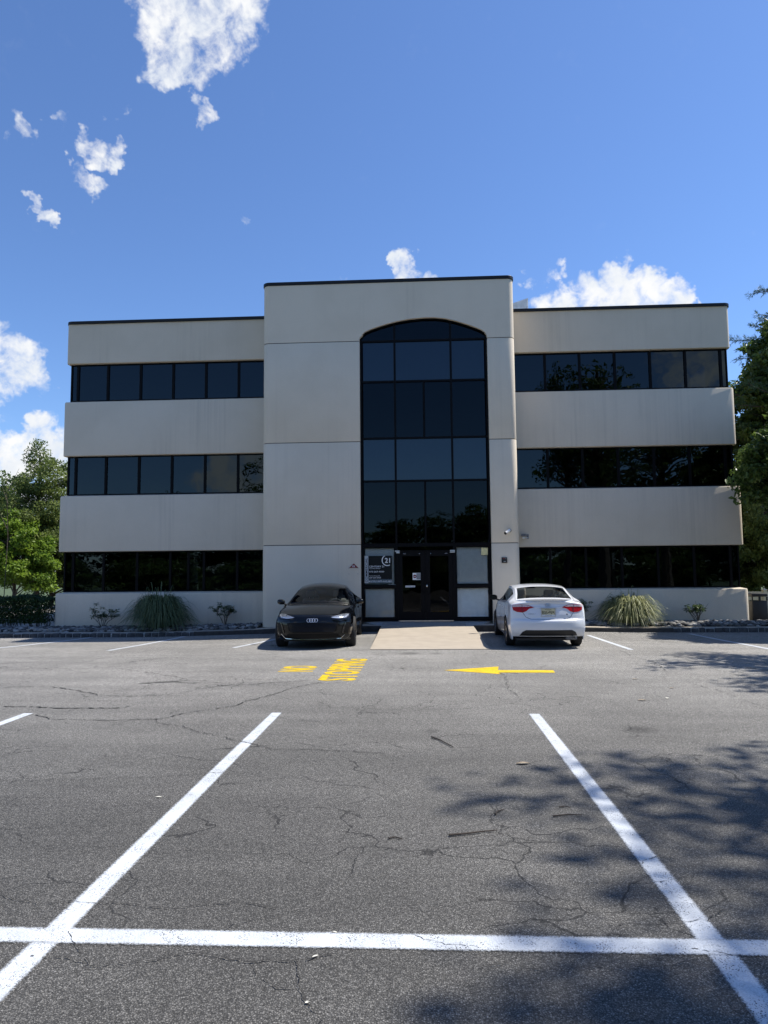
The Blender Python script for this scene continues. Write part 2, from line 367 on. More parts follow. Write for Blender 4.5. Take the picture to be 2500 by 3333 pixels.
# ------------------------------------------------------------------ ground
def sheet(name, xs, ys, mat, dz=0.0, **t):
    X, Y = np.meshgrid(xs, ys); V = np.stack([X, Y, np.vectorize(gz)(X, Y)+dz], -1).reshape(-1, 3)
    nx, ny = len(xs), len(ys)
    Fc = [(j*nx+i, j*nx+i+1, (j+1)*nx+i+1, (j+1)*nx+i) for j in range(ny-1) for i in range(nx-1)]
    return npmesh(name, V, Fc, mat, smooth=True, **t)
far = MB().add([(-900,-900,-.30),(900,-900,-.30),(900,900,-.30),(-900,900,-.30)], [(0,1,2,3)]).build('ground', M['grass_ground'], kind='structure')
KY = 19.85                                                # front of the kerb
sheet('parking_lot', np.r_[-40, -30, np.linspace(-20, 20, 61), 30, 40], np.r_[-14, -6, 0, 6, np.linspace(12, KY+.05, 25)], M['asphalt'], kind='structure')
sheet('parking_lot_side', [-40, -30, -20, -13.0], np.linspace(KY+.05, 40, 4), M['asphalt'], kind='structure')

def strip(name, pts, width, mat, dz, uvw=True, **t):
    """painted strip along a line, cut finely so it follows the ground"""
    P = []
    for a, b in zip(pts[:-1], pts[1:]):
        n = max(2, int((Vector(b)-Vector(a)).length/.25)); P += [Vector(a).lerp(Vector(b), i/n) for i in range(n)]
    P.append(Vector(pts[-1])); V = []; Fc = []; U = []
    for i, p in enumerate(P):
        d = (P[min(i+1, len(P)-1)]-P[max(i-1, 0)]).normalized(); q = Vector((-d.y, d.x))
        for s in (-.5, .5):
            a = p+q*width*s; V.append((a.x, a.y, gz(a.x, a.y)+dz))
    for i in range(len(P)-1): Fc.append((2*i+1, 2*i, 2*i+2, 2*i+3))
    o = npmesh(name, V, Fc, mat, **t)
    uv = o.data.uv_layers.new(name='UVMap')
    for lp in o.data.loops: uv.data[lp.index].uv = (lp.vertex_index % 2, (lp.vertex_index//2)*.1)
    return o
def g2(px, py): p = onG(px, py); return (p.x, p.y)
wl = dict(mat=M['white_paint'], kind='structure')
strip('stall_line', [(-1.81, 8.68), (-1.81, -6)], .15, dz=.004, **wl)
strip('stall_line', [(1.335, 8.64), (1.335, -6)], .15, dz=.004, **wl)
strip('stall_line', [(-4.93, 8.62), (-4.93, -6)], .15, dz=.004, **wl)
strip('stall_line', [(4.46, 8.62), (4.46, -6)], .15, dz=.004, **wl)
strip('stall_line', [(-30, 3.43-.07), (30, 3.43+.07)], .155, dz=.006, **wl)
for a, b in (((0, 2109), (305, 2074)), ((352, 2118), (600, 2072)), ((760, 2109), (900, 2080)), ((1915, 2068), (2055, 2115)), ((2245, 2063), (2505, 2113))):
    p, q = Vector(g2(*a)), Vector(g2(*b))
    if a[0] == 0: p = p+(p-q)*.35
    if b[0] > 2500: q = q+(q-p)*.6
    strip('stall_line', [p, q], .145, dz=.004, **wl)
def flatpaint(name, polys, mat, dz, **t):
    mb = MB()
    for poly in polys: mb.add([(x, y, gz(x, y)+dz) for x, y in poly], [tuple(range(len(poly)))])
    o = mb.build(name, mat, **t)
    uv = o.data.uv_layers.new(name='UVMap')
    for d in uv.data: d.uv = (.5, .5)
    return o
flatpaint('lane_arrow', [[(.36, 12.30), (1.30, 11.84), (1.27, 12.02), (2.22, 12.0), (2.24, 12.28), (1.30, 12.30), (1.36, 12.74)]], M['yellow_paint'], .004, kind='structure')
for s, x, y0, wd, ht in (('STOPPING', -1.07, 11.17, 2.70, .62), ('NO', -1.90, 12.16, .72, .63)):
    o = text_mesh('lane_lettering', s, M['yellow_paint'], wd, ht, lambda u, v: Vector((x-v, y0+u, .004)), bold=.034, space=1.0, kind='structure')
    uv = o.data.uv_layers[0] if o.data.uv_layers else o.data.uv_layers.new(name='UVMap')
    for d in uv.data: d.uv = (.5, .5)
    if o.data.polygons[0].normal.z < 0: o.data.flip_normals()

# cracks that cross the lot, as thin sunken-looking ribbons of dark filler
def crack(pxs, width, seed):
    rr = random.Random(seed); P = [onG(*p) for p in pxs]; Q = []
    wk = 0.0
    for a, b in zip(P[:-1], P[1:]):
        near = min(1, max(.3, (a.y-2)/8)); n = max(3, int((b-a).length/(.05*near)))
        for i in range(n):
            p = a.lerp(b, i/n); d = (b-a).normalized(); q = Vector((-d.y, d.x, 0))
            wk = wk*.93+rr.gauss(0, .016*near); Q.append(p+q*wk*math.sin(math.pi*min(1, (i+1)/4)*.5))
    Q.append(P[-1]); V = []; Fc = []
    for i, p in enumerate(Q):
        d = Q[min(i+1, len(Q)-1)]-Q[max(i-1, 0)]; q = Vector((-d.y, d.x, 0)).normalized()*width*(.2+1.0*rr.random())*.40
        for s in (-1, 1): V.append((p.x+q.x*s, p.y+q.y*s, gz(p.x, p.y)+.0075))
    for i in range(len(Q)-1):
        if rr.random() > .13: Fc.append((2*i+1, 2*i, 2*i+2, 2*i+3))
    npmesh('asphalt_crack', V, Fc, M['crack'], kind='structure')
for k, (pts, wd) in enumerate([
  ([(0,2143),(250,2140),(560,2133),(900,2132)], .018), ([(0,2180),(190,2176),(400,2180),(520,2195),(640,2215),(900,2210)], .022), ([(0,2240),(170,2232),(380,2265),(560,2258),(720,2230),(1020,2218)], .03),
  ([(0,2300),(130,2305),(330,2303),(420,2300)], .04), ([(115,2328),(160,2343),(330,2345),(520,2340),(620,2320),(760,2300),(860,2270),(950,2240),(1050,2222)], .024),
  ([(510,2340),(540,2358),(600,2363),(630,2378),(690,2395),(800,2420),(880,2440),(1250,2455)], .014), ([(880,2330),(960,2345),(1120,2352)], .012), ([(1050,2262),(1350,2262),(1700,2258),(1980,2252)], .010),
  ([(1625,2193),(1640,2215),(1635,2240),(1670,2262),(1690,2280)], .016), ([(2000,2115),(2110,2150),(2190,2190)], .014), ([(2190,2130),(2330,2180),(2450,2205)], .012), ([(2240,2220),(2340,2250),(2420,2280),(2500,2300)], .012),
  ([(0,2540),(260,2545),(500,2530),(700,2520),(830,2515)], .007), ([(0,2700),(300,2690),(480,2685)], .006), ([(0,2915),(120,2945),(300,2940),(560,2955),(780,2940),(900,2968)], .007), ([(730,3035),(760,3010),(1000,2960)], .005),
  ([(100,3115),(240,3125),(300,3150),(500,3130),(640,3105),(800,3135),(960,3128),(1110,3095)], .008), ([(225,3035),(260,3090),(300,3150)], .005), ([(960,3128),(985,3230),(1040,3333)], .007), ([(830,3150),(900,3220),(960,3225)], .005),
  ([(1350,3050),(1420,3070),(1560,3090)], .005), ([(1980,3015),(2150,3010),(2310,3005),(2380,2960)], .006), ([(2090,2815),(2150,2790),(2200,2790)], .006), ([(1850,2880),(2120,2870),(2260,2850)], .005), ([(1560,3150),(1800,3160),(2050,3150),(2260,3130)], .005), ([(2250,3090),(2420,3125),(2500,3160)], .006)]):
    crack(pts, wd, k)

# ------------------------------------------------------------------ kerb, walk, planting beds, ramp
def ktop(x): return gz(x, KY)+.115+.05*sstep(5.5, 2.5, abs(x+.2))
def kerb_loft(name, x0, x1, mat, y0, y1, zb=-.35, dz=0.0, parent=None, bevel=.02, **t):
    n = max(2, int((x1-x0)/.25)); mb = MB(); V = []; prof = ((y0+.01, zb), (y0, None), (y0+bevel, 1), (y1, 2))
    for i in range(n+1):
        x = x0+(x1-x0)*i/n; zt = ktop(x)+dz
        V += [(x, y0+.012, zb), (x, y0, zt-bevel), (x, y0+bevel, zt), (x, y1, zt+.004), (x, y1, zb)]
    fs = []
    for i in range(n):
        a = i*5
        fs += [(a+k, a+5+k, a+6+k, a+1+k) for k in range(4)]
    fs += [(0,1,2,3,4), tuple(n*5+k for k in (4,3,2,1,0))]
    return mb.add(V, fs).build(name, mat, parent, **t)
XBL, XBR = -6.55, 6.95
kerb_loft('kerb', XBL, -1.16, M['kerbface'], KY, KY+.05, bevel=.012, kind='structure')
kerb_loft('kerb', 1.44, XBR, M['kerbface'], KY, KY+.05, bevel=.012, kind='structure')
def block_kerb(x0, x1):
    base = kerb_loft('kerb', x0, x1, M['mortar'], KY+.018, KY+.12, dz=-.012, kind='structure')
    rr = random.Random(int(x0*7)); x = x0
    while x < x1-.05:
        wd = rr.uniform(.15, .25); e = min(x+wd, x1); zt = ktop((x+e)/2)-.004+rr.uniform(-.008, .006); y0 = KY-.006+rr.uniform(-.008, .01)
        mb = MB().box(x, e, y0, KY+.13, zt-.20, zt)
        mb.v = [(a+rr.uniform(-.008, .008), b+rr.uniform(-.006, .006), c+rr.uniform(-.007, .007)) for a, b, c in mb.v]
        mb.build('kerb_block', M['block'], base, smooth=True, bevel=.014)
        x = e+rr.uniform(.012, .03)
        if rr.random() < .12: x += .03
block_kerb(-19, XBL); block_kerb(XBR, 19)
YT, YW = 20.40, 21.60                                     # front of the entrance tower, front of the wings
# walk strip behind the kerb, then stone beds
kerb_loft('sidewalk', -19, XBL, M['kerbconc'], KY+.165, KY+.42, zb=-.3, kind='structure')
kerb_loft('sidewalk', XBL+.003, -4.9, M['kerbconc'], KY+.054, KY+.42, zb=-.3, kind='structure')
kerb_loft('sidewalk', -4.895, -1.165, M['walk'], KY+.054, YT+.02, zb=-.3, kind='structure')
kerb_loft('sidewalk', 1.445, 3.0, M['walk'], KY+.054, YT+.02, zb=-.3, kind='structure')
kerb_loft('sidewalk', 3.005, XBR, M['walk'], KY+.054, KY+.55, zb=-.3, kind='structure')
kerb_loft('sidewalk', XBR+.003, 19, M['kerbconc'], KY+.165, KY+.42, zb=-.3, kind='structure')
# entrance landing, rising to the door, of pavers
ZD = .265
land = MB().add([(-1.16, KY+.02, .10), (1.44, KY+.02, .10), (2.1, YT+.32, .10), (-1.8, YT+.32, .10), (-1.16, KY+.02, .150), (1.44, KY+.02, .150), (2.1, YT+.32, ZD-.02), (-1.8, YT+.32, ZD-.02)],
        [(3,2,1,0), (4,5,6,7), (0,1,5,4), (1,2,6,5), (2,3,7,6), (3,0,4,7)]).build('entrance_landing', M['mortar'], kind='structure')
pm = MB().box(-.097, .097, -.047, .047, -.03, 0).build('paver', M['paver'], land, bevel=.004); first = pm
rows = 9; sl_ = (ZD-.02-.15)/(YT+.30-KY)
for j in range(rows):
    y = KY+.07+j*.1; wl_, wr = -1.15-.6*max(0, y-YT+.02)/.3, 1.43+.6*max(0, y-YT+.02)/.3
    n = int((wr-wl_)/.2)
    for i in range(n):
        x = wl_+.1+i*.2+(.1 if j % 2 and i < n-1 else 0)
        o = pm if first else link(pm.copy(), land); first = None
        o.location = (x, y, .15+sl_*(y-KY)+.012+rnd.uniform(-.0015, .0015)); o.rotation_euler = (math.atan(sl_), 0, 0)
# ramp: two concrete slabs meeting at a joint
rp = empty('entrance_ramp', (.14, 17.5, 0), kind='structure')
def ramp_slab(y0, y1, z0, z1, xl0, xr0, xl1, xr1):
    MB().add([(xl0, y0, z0-.16), (xr0, y0, z0-.16), (xr1, y1, z0-.16), (xl1, y1, z0-.16), (xl0, y0, z0), (xr0, y0, z0), (xr1, y1, z1), (xl1, y1, z1)],
        [(3,2,1,0), (4,5,6,7), (0,1,5,4), (1,2,6,5), (2,3,7,6), (3,0,4,7)]).build('ramp_slab', M['concrete'], rp, bevel=.006)
ramp_slab(15.42, 17.60, .016, .080, -1.155, 1.47, -1.16, 1.455)
ramp_slab(17.625, KY+.015, .078, .160, -1.16, 1.455, -1.16, 1.44)

def stones(name, x0, x1, y0, y1, n, seed, label):
    rr = np.random.default_rng(seed)
    bm = bmesh.new(); bmesh.ops.create_icosphere(bm, subdivisions=1, radius=1)
    bv = np.array([v.co for v in bm.verts]); bf = np.array([[v.index for v in f.verts] for f in bm.faces]); bm.free()
    Vs, Fs, At = [], [], []
    for i in range(n):
        At.append(np.full(len(bv), rr.random()**1.4)); s = rr.uniform(.04, .10); v = bv*(1+rr.normal(0, .10, (len(bv), 1)))*np.array([s*rr.uniform(.8, 1.5), s, s*rr.uniform(.45, .7)])
        a = rr.uniform(0, 6.28); c, q = math.cos(a), math.sin(a); v = v @ np.array([[c, q, 0], [-q, c, 0], [0, 0, 1]])
        x, y = rr.uniform(x0, x1), rr.uniform(y0, y1)
        z = ktop(x)+.0+rr.uniform(-.01, .045)+.05*math.sin(math.pi*min(1, max(0, (y-y0)/(y1-y0))))
        Vs.append(v+[x, y, z]); Fs.append(bf+i*len(bv))
    npmesh(name, np.concatenate(Vs), np.concatenate(Fs), M['stone'], smooth=True, attrs={'rnd': np.concatenate(At)}, label=label, cat='stones', kind='stuff')
for nm, x0, x1, y0, y1 in (('planting_bed', -19, -4.74, KY+.43, YW+.4), ('planting_bed', 3.0, 19, KY+.56, YW+.4)):
    n = 50; mb = MB(); V = []; fs = []
    for i in range(n+1):
        x = x0+(x1-x0)*i/n; V += [(x, y0, ktop(x)-.01), (x, (y0+y1)/2, ktop(x)+.02), (x, y1, ktop(x)+.0)]
    for i in range(n): fs += [(3*i+k, 3*i+3+k, 3*i+4+k, 3*i+1+k) for k in (0, 1)]
    mb.add(V, fs).build(nm, M['soil'], kind='structure')
stones('river_stones', -13.5, -4.85, KY+.45, YW-.05, 2600, 1, 'grey river stones filling the bed left of the entrance tower')
stones('river_stones', 3.0, 11.6, KY+.58, YW-.05, 2400, 2, 'grey river stones filling the bed right of the entrance tower')

# ------------------------------------------------------------------ the office building
B = empty('office_building', (-.9, 21, .1), label='three-storey grey stucco office building with dark ribbon windows and a tall arched entrance tower', cat='building')
YB = YW+14                                               # back of the building
TX0, TX1 = -4.72, 2.87                                   # entrance tower, left and right
BANDS = [(8.53, 9.845, 0.0), (5.49, 7.28, .035), (2.41, 4.21, .08), (-.12, 1.11, .13)]     # bottom, top, how far it stands out
XL, XR = -11.46, 9.68
def ring(x0, x1, y0, y1, r, n=5):
    """plan outline of three sides, rounded front corners, from back left to back right"""
    P = [(x0, y1)]
    for k in range(n+1): a = math.pi+math.pi/2*k/n; P.append((x0+r+r*math.cos(a), y0+r+r*math.sin(a)))
    for k in range(n+1): a = -math.pi/2+math.pi/2*k/n; P.append((x1-r+r*math.cos(a), y0+r+r*math.sin(a)))
    return P+[(x1, y1)]
def band(x0, x1, y0, z0, z1, sill, side):
    """spandrel band: loft of rings: inner bottom, outer bottom, outer top, sloped sill back to the glass. side -1: left wing, 1: right wing"""
    lv = [(.20, z0), (.012, z0), (0, z0+.012), (0, z1-.05 if sill else z1), (.03, z1-.012) if sill else (0, z1), (.20, z1+.012) if sill else (.20, z1)]
    mb = MB(); rings = []
    for d, z in lv:
        P = ring(x0+d if side < 0 else x0, x1-d if side > 0 else x1, y0+d, YB, .16)
        P = [p for p in P if (p[0] < TX0+.15 if side < 0 else p[0] > TX1-.15)]
        rings.append([(x, y, z) for x, y in P])
    n = len(rings[0]); V = [p for r_ in rings for p in r_]
    fs = [(i*n+k, i*n+k+1, (i+1)*n+k+1, (i+1)*n+k) for i in range(len(lv)-1) for k in range(n-1)]
    return mb.add(V, fs)
def mring(x0, x1, y0, d, side):
    pass
def wing(side):
    for bi, (z0, z1, o) in enumerate(BANDS):
        # plan path of this band, tower end to back of the side wall
        xe = (XL-o) if side < 0 else (XR+o); y0 = YW-o*.6; r = .08 if side < 0 else .13
        xt = TX0+.05 if side < 0 else TX1-.05
        lv = [(.24, z0), (.015, z0), (0, z0+.015), (0, z1-.06), (.02, z1-.02), (.24, z1+.02)] if bi else [(.24, z0), (.015, z0), (0, z0+.015), (0, z1), (.3, z1)]
        V = []; n = 0
        for d, z in lv:
            xx = xe-side*d*.8; yy = y0+d; P = [(xt, yy), ((xt+xx)/2, yy)]; rr_ = max(.02, r-d)
            for k in range(7):
                a = math.pi/2*k/6; P.append((xx-side*rr_+side*rr_*math.sin(a), yy+rr_-rr_*math.cos(a)))
            P.append((xx, YB)); n = len(P); V += [(x, y, z) for x, y in P]
        fs = [(i*n+k, i*n+k+1, (i+1)*n+k+1, (i+1)*n+k) for i in range(len(lv)-1) for k in range(n-1)]
        MB().add(V, fs).build('wall_band', M['stucco'], B, smooth=True)
    # metal coping
    V = []; xe = (XL-.03) if side < 0 else (XR+.03)
    for d, z in ((.02, 9.847), (-.02, 9.847), (-.02, 9.935), (.34, 9.935), (.34, 9.6)):
        xx = xe-side*d; yy = YW-.03+d; r = max(.04, .2-d); P = [(TX0+.05 if side < 0 else TX1-.05, yy)]
        for k in range(7): a = math.pi/2*k/6; P.append((xx-side*r+side*r*math.sin(a), yy+r-r*math.cos(a)))
        P.append((xx, YB)); n = len(P); V += [(x, y, z) for x, y in P]
    MB().add(V, [(i*n+k, i*n+k+1, (i+1)*n+k+1, (i+1)*n+k) for i in range(4) for k in range(n-1)]).build('parapet_coping', M['cap'], B)
wing(-1); wing(1)
# roof, back wall, floors and core so that the inside is a closed dark room
MB().box(XL+.28, XR-.28, YW+.26, YB, 9.55, 9.65).build('roof', M['roof'], B)
MB().box(XL+.1, XR-.1, YB, YB+.2, -.1, 9.84).build('back_wall', M['stucco'], B)
for z in (8.6, 5.55, 2.5, .08):
    for a, b in ((XL+.28, TX0+.2), (TX1-.2, XR-.28)): MB().box(a, b, YW+.28, YB-.05, z-.02, z+.25).build('floor_slab', M['interior'], B)
MB().box(XL+3, XR-3, YW+4.5, YW+4.7, .3, 9.5).build('core_wall', M['interior'], B)

# windows: each a frame with its pane; some have blinds
def window(x0, x1, y, z0, z1, glass, blind=None, fw_=.035, M4=None, name='window', depth=.07, gap=None):
    mb = MB()
    mb.box(x0, x0+fw_, y-.02, y+depth, z0, z1); mb.box(x1-fw_, x1, y-.02, y+depth, z0, z1)
    mb.box(x0+fw_, x1-fw_, y-.017, y+depth-.003, z0, z0+fw_); mb.box(x0+fw_, x1-fw_, y-.017, y+depth-.003, z1-fw_, z1)
    o = mb.build(name, M['frame'], B)
    p = MB().add([(x0+fw_, y+.02, z0+fw_), (x1-fw_, y+.02, z0+fw_), (x1-fw_, y+.02, z1-fw_), (x0+fw_, y+.02, z1-fw_)], [(0,1,2,3)]).build('pane', glass, o)
    if blind:
        mat, b0, b1, step = blind; bb = MB(); z = z0+fw_+(z1-z0-2*fw_)*b0; ze = z0+fw_+(z1-z0-2*fw_)*b1
        while z < ze:
            bb.add([(x0+.05, y+.075, z), (x1-.05, y+.075, z), (x1-.05, y+.095, z+step*.90), (x0+.05, y+.095, z+step*.90)], [(0,1,2,3)])
            z += step
        for q in (.15, .85): bb.box(x0+(x1-x0)*q-.004, x0+(x1-x0)*q+.004, y+.066, y+.072, z0+fw_+(z1-z0)*b0, z1-fw_)
        bb.build('blind', mat, o)
    return o
YG = YW+.15
FLO = [(7.30, 8.53), (4.23, 5.49), (1.13, 2.41)]
LX = [-11.36, -11.13, -10.13, -9.04, -7.96, -6.88, -5.81, -4.70]
RX = [2.90, 3.98, 5.06, 6.15, 7.24, 8.32, 9.40, 9.60]
bg = (M['blind_grey'], 0.0, 1.0, .028)
BL = {('L',2,1): bg, ('L',2,5): (M['blind_grey'], .04, .6, .028), ('L',2,6): bg, ('R',2,0): bg, ('R',2,1): bg, ('L',1,1): bg, ('L',1,2): (M['blind_grey'], .5, 1, .028), ('L',1,3): (M['blind_grey'], .45, 1, .028), ('L',1,4): bg,
      ('L',0,1): bg, ('L',0,5): bg, ('R',2,2): bg}
for side, xs in (('L', LX), ('R', RX)):
    for fi, (z0, z1) in enumerate(FLO):
        o = .03*fi
        for i in range(len(xs)-1):
            a, b = xs[i], xs[i+1]
            if side == 'L' and i == 0: a -= o
            if side == 'R' and i == len(xs)-2: b += o
            if side == 'L' and fi == 2 and i == 4:
                window(a, a+.58, YG, z0, z1, M['glass']); window(a+.585, b, YG, z0, z1, M['glass']); continue
            window(a+.002, b-.002, YG, z0, z1, M['glass'], BL.get((side, fi, i)))
        # windows round the corner
        xx = (XL-o+.10) if side == 'L' else (XR+o-.10)
        for k in range(9):
            y0 = YG+.02+k*1.5; y1 = y0+1.49; mb = MB(); s = 1 if side == 'L' else -1
            if k == 0 and side == 'R': y0 += .05
            mb.box(xx-.03, xx+.03, y0, y0+.04, z0, z1); mb.box(xx-.03, xx+.03, y1-.04, y1, z0, z1); mb.box(xx-.027, xx+.027, y0+.04, y1-.04, z0, z0+.04); mb.box(xx-.027, xx+.027, y0+.04, y1-.04, z1-.04, z1)
            f_ = mb.build('window', M['frame'], B)
            MB().add([(xx, y0+.04, z0+.04), (xx, y1-.04, z0+.04), (xx, y1-.04, z1-.04), (xx, y0+.04, z1-.04)], [(0,1,2,3) if s < 0 else (3,2,1,0)]).build('pane', M['glass'], f_)

# entrance tower: wall panels with recessed joints between them and one rounded corner each
JZ = [.10, 2.50, 5.565, 8.63, 10.43]
OL, OR = -1.775, 2.055                                   # the glazed opening
TR = .20
def corner(x, s, y, r, n=7): return [(x-s*r+s*r*math.sin(math.pi/2*k/n), y+r-r*math.cos(math.pi/2*k/n)) for k in range(n+1)]
def lpoly(d=0): return [(OL+0, YT+d)] + corner(TX0+d, -1, YT+d, TR) + [(TX0+d, YW+.3), (TX0+.3, YW+.3), (TX0+.3, YT+.3), (OL, YT+.3)]
def rpoly(d=0): return [(OR, YT+d)] + corner(TX1-d, 1, YT+d, TR) + [(TX1-d, YW+.3), (TX1-.3, YW+.3), (TX1-.3, YT+.3), (OR, YT+.3)]
G = .011
up_ = lambda u, v, w_: (u, v, w_)
for i in range(3):
    z0, z1 = JZ[i]+(G if i else 0), JZ[i+1]-G
    for P in (lpoly(), rpoly()): MB().prism(P, z0, z1, up_).build('wall_panel', M['stucco_tower'], B, smooth=True, bevel=.006)
top = MB(); top.prism(lpoly(), JZ[3]+G, JZ[4], up_); top.prism(rpoly(), JZ[3]+G, JZ[4], up_)
arch_px = [(1174,1100),(1176.5,1093),(1181,1086),(1188,1079.5),(1209,1070),(1231,1062.5),(1262,1053),(1292,1045),(1335,1037.5),(1380,1033),(1415,1032.5),(1450,1036),(1485,1044),(1520,1054.5),(1552,1066),(1568,1073),(1577,1079),(1583,1086.5),(1586.5,1096)]
arch = [onY(x, y, YT) for x, y in arch_px]; arch = [(p.x, p.z) for p in arch]
arch[0] = (OL, arch[0][1]); arch[-1] = (OR, arch[-1][1])
zlo = min(arch[0][1], arch[-1][1], JZ[3]+G)
poly = [(OL, JZ[4])] + arch + [(OR, JZ[4])]
top.prism(poly, YT, YT+.3, lambda u, v, w_: (u, w_, v))
top.build('wall_panel', M['stucco_tower'], B, smooth=True)
for P, nm in ((lpoly(.018), 0), (rpoly(.018), 1)):
    P = [(min(max(x, TX0+.018), OL-.004) if nm == 0 else max(min(x, TX1-.018), OR+.004), y) for x, y in P]
    P = [(x, y-.01 if y > YT+.25 else y) for x, y in P]
    MB().prism(P, .1, 10.4, up_).build('joint_backing', M['joint'], B)
cp = corner(TX0-.025, -1, YT-.025, TR+.02)[::-1] + corner(TX1+.025, 1, YT-.025, TR+.02)
cp = [(TX0-.025, YW+2.2)] + cp + [(TX1+.025, YW+2.2)]
MB().prism(cp, 10.432, 10.535, up_).build('parapet_coping', M['cap'], B, bevel=.01)
for x0, x1, y0, y1 in ((TX0, TX0+.3, YW+.302, YW+2.2), (TX1-.3, TX1, YW+.302, YW+2.2), (TX0+.3, TX1-.3, YW+1.9, YW+2.2)):
    MB().box(x0, x1, y0, y1, 9.5, 10.43).build('tower_return_wall', M['stucco_tower'], B)
for z in (2.44, 5.5, 8.57): MB().box(OL-.5, OR+.5, YT+.42, YW+4.4, z, z+.2).build('floor_slab', M['interior'], B)
MB().box(OL-.6, OR+.6, YT+.3, YW+4.4, .10, ZD-.01).build('floor_slab', M['interior'], B)

# curtain wall in the arched opening
YC = YT+.17
def bar(x0, x1, z0, z1, nm='mullion', y0=None, y1=None): return MB().box(x0, x1, YC-.05 if y0 is None else y0, YC+.06 if y1 is None else y1, z0, z1).build(nm, M['frame'], B)
v1, v2, vm = -.725, .965, .142
HZ = [2.50, 4.385, 5.675, 7.405, 8.655]
for x in (OL+.032, OR-.032): bar(x-.03, x+.03, ZD, 8.92)
for x in (v1, v2): bar(x-.03, x+.03, 2.54, 9.33)
for k, (a, b) in enumerate(((0, 1), (2, 3))): bar(vm-.022, vm+.022, HZ[a]+.03, HZ[b]-.03)
for z in HZ: bar(OL+.06, OR-.06, z-.028, z+.028, 'transom', YC-.047, YC+.057)
bar(OL+.06, OR-.06, 2.425, 2.468, 'transom', YC-.06, YC+.05)
def pane(x0, x1, z0, z1, mat, parent=B, y=None, nm='pane'):
    y = YC if y is None else y
    return MB().add([(x0, y, z0), (x1, y, z0), (x1, y, z1), (x0, y, z1)], [(0,1,2,3)]).build(nm, mat, parent)
e = .03
for a, b, gl, four in ((0, 1, 'glass_dark', 1), (1, 2, 'glass_spandrel', 0), (2, 3, 'glass_dark', 1), (3, 4, 'glass_spandrel', 0)):
    z0, z1 = HZ[a]+e, HZ[b]-e
    xs = [OL+.062, v1, vm, v2, OR-.062] if four else [OL+.062, v1, v2, OR-.062]
    for p, q in zip(xs[:-1], xs[1:]): pane(p+.03, q-.03, z0, z1, M[gl])
ain = [(x, z-.0) for x, z in arch]
def azat(x):
    for (xa, za), (xb, zb) in zip(ain[:-1], ain[1:]):
        if xa <= x <= xb: return za+(zb-za)*(x-xa)/max(1e-6, xb-xa)
    return ain[0][1]
for p, q in ((OL+.01, v1-.03), (v1+.03, v2-.03), (v2+.03, OR-.01)):
    n = 10; xs = [p+(q-p)*k/n for k in range(n+1)]
    MB().add([(p, YC, 8.685), (q, YC, 8.685)]+[(x, YC, azat(x)+.08) for x in xs[::-1]], [tuple(range(n+3))]).build('pane', M['glass_dark'], B)
# arch trim
MB().tube([(x, YT+.10, z-.012) for x, z in arch[2:-2]], .022, 6).build('arch_trim', M['frame'], B)

# ground floor of the opening: side lights with blinds, double door
def sidelight(x0, x1):
    for z0, z1 in ((ZD+.07, 1.225), (1.30, 2.42)):
        o = window(x0, x1, YC, z0, z1, M['glass_clear'], (M['blind'], 0, 1, .024), .028, name='side_light')
    bar(x0, x1, 1.226, 1.299, 'transom'); bar(x0, x1, ZD-.005, ZD+.069, 'transom')
sidelight(OL+.063, v1-.035); sidelight(v2+.035, OR-.063)
for x in (v1, v2): bar(x-.034, x+.034, ZD-.005, 2.424)
DZ = 2.285
bar(v1+.035, v2-.035, DZ+.003, DZ+.03, 'transom')
pane(v1+.036, v2-.036, DZ+.03, 2.424, M['glass_door'])
DM = .115
def door(x0, x1, hs):
    mb = MB(); y0, y1 = YC-.035, YC+.02; st, tr_, br = .135, .14, .25
    mb.box(x0, x0+st, y0, y1, ZD+.01, DZ); mb.box(x1-st, x1, y0, y1, ZD+.01, DZ); mb.box(x0+st, x1-st, y0, y1, ZD+.01, ZD+br); mb.box(x0+st, x1-st, y0, y1, DZ-tr_, DZ)
    d = mb.build('entrance_door', M['frame'], B)
    pane(x0+st, x1-st, ZD+br, DZ-tr_, M['glass_door'], d, YC-.005)
    hx = x1-.075 if hs > 0 else x0+.075
    MB().tube([(hx, y0, 1.04), (hx, y0-.07, 1.06), (hx, y0-.08, 1.2), (hx, y0-.07, 1.36), (hx, y0, 1.38)], .011, 8).build('door_handle', M['frame'], d, smooth=True)
    for q in (.22, .27, .80) if hs > 0 else (.20, .73, .78):
        x = x0+(x1-x0)*q; MB().lathe([(0, -.004), (.008, -.002), (.009, 0)], 10, lambda a, b, c: (x+a, y0+c, DZ-.07+b)).build('bolt', M['chrome'], d)
    if hs < 0: MB().lathe([(.0, -.016), (.012, -.016), (.014, -.008), (.027, -.006), (.027, 0)], 16, lambda a, b, c: (x0+.04+a, y0+c, 1.27+b)).build('lock', M['steel'], d, smooth=True)
    xh = x0 if hs > 0 else x1
    MB().box(xh-.085, xh+.055, y0-.05, y0-.005, DZ-.005, DZ+.03).box(xh-.045 if hs > 0 else xh-.085, xh+.055, y0-.04, y0-.004, DZ-.05, DZ-.012).build('hinge', M['steel'], d, bevel=.004)
door(v1+.036, DM-.004, 1); door(DM+.004, v2-.036, -1)
MB().box(v1+.05, v2-.05, YC-.12, YC+.05, ZD-.02, ZD+.006).build('threshold', M['steel'], B)
# lobby behind the doors: side window light, stair, inner door
MB().box(OL-.5, OR+.5, YW+4.2, YW+4.3, ZD, 2.6).build('lobby_wall', M['interior'], B)
lw = MB().box(-.75, .2, YW+2.9, YW+2.94, ZD, 2.4).build('lobby_screen', M['black_plastic'], B)

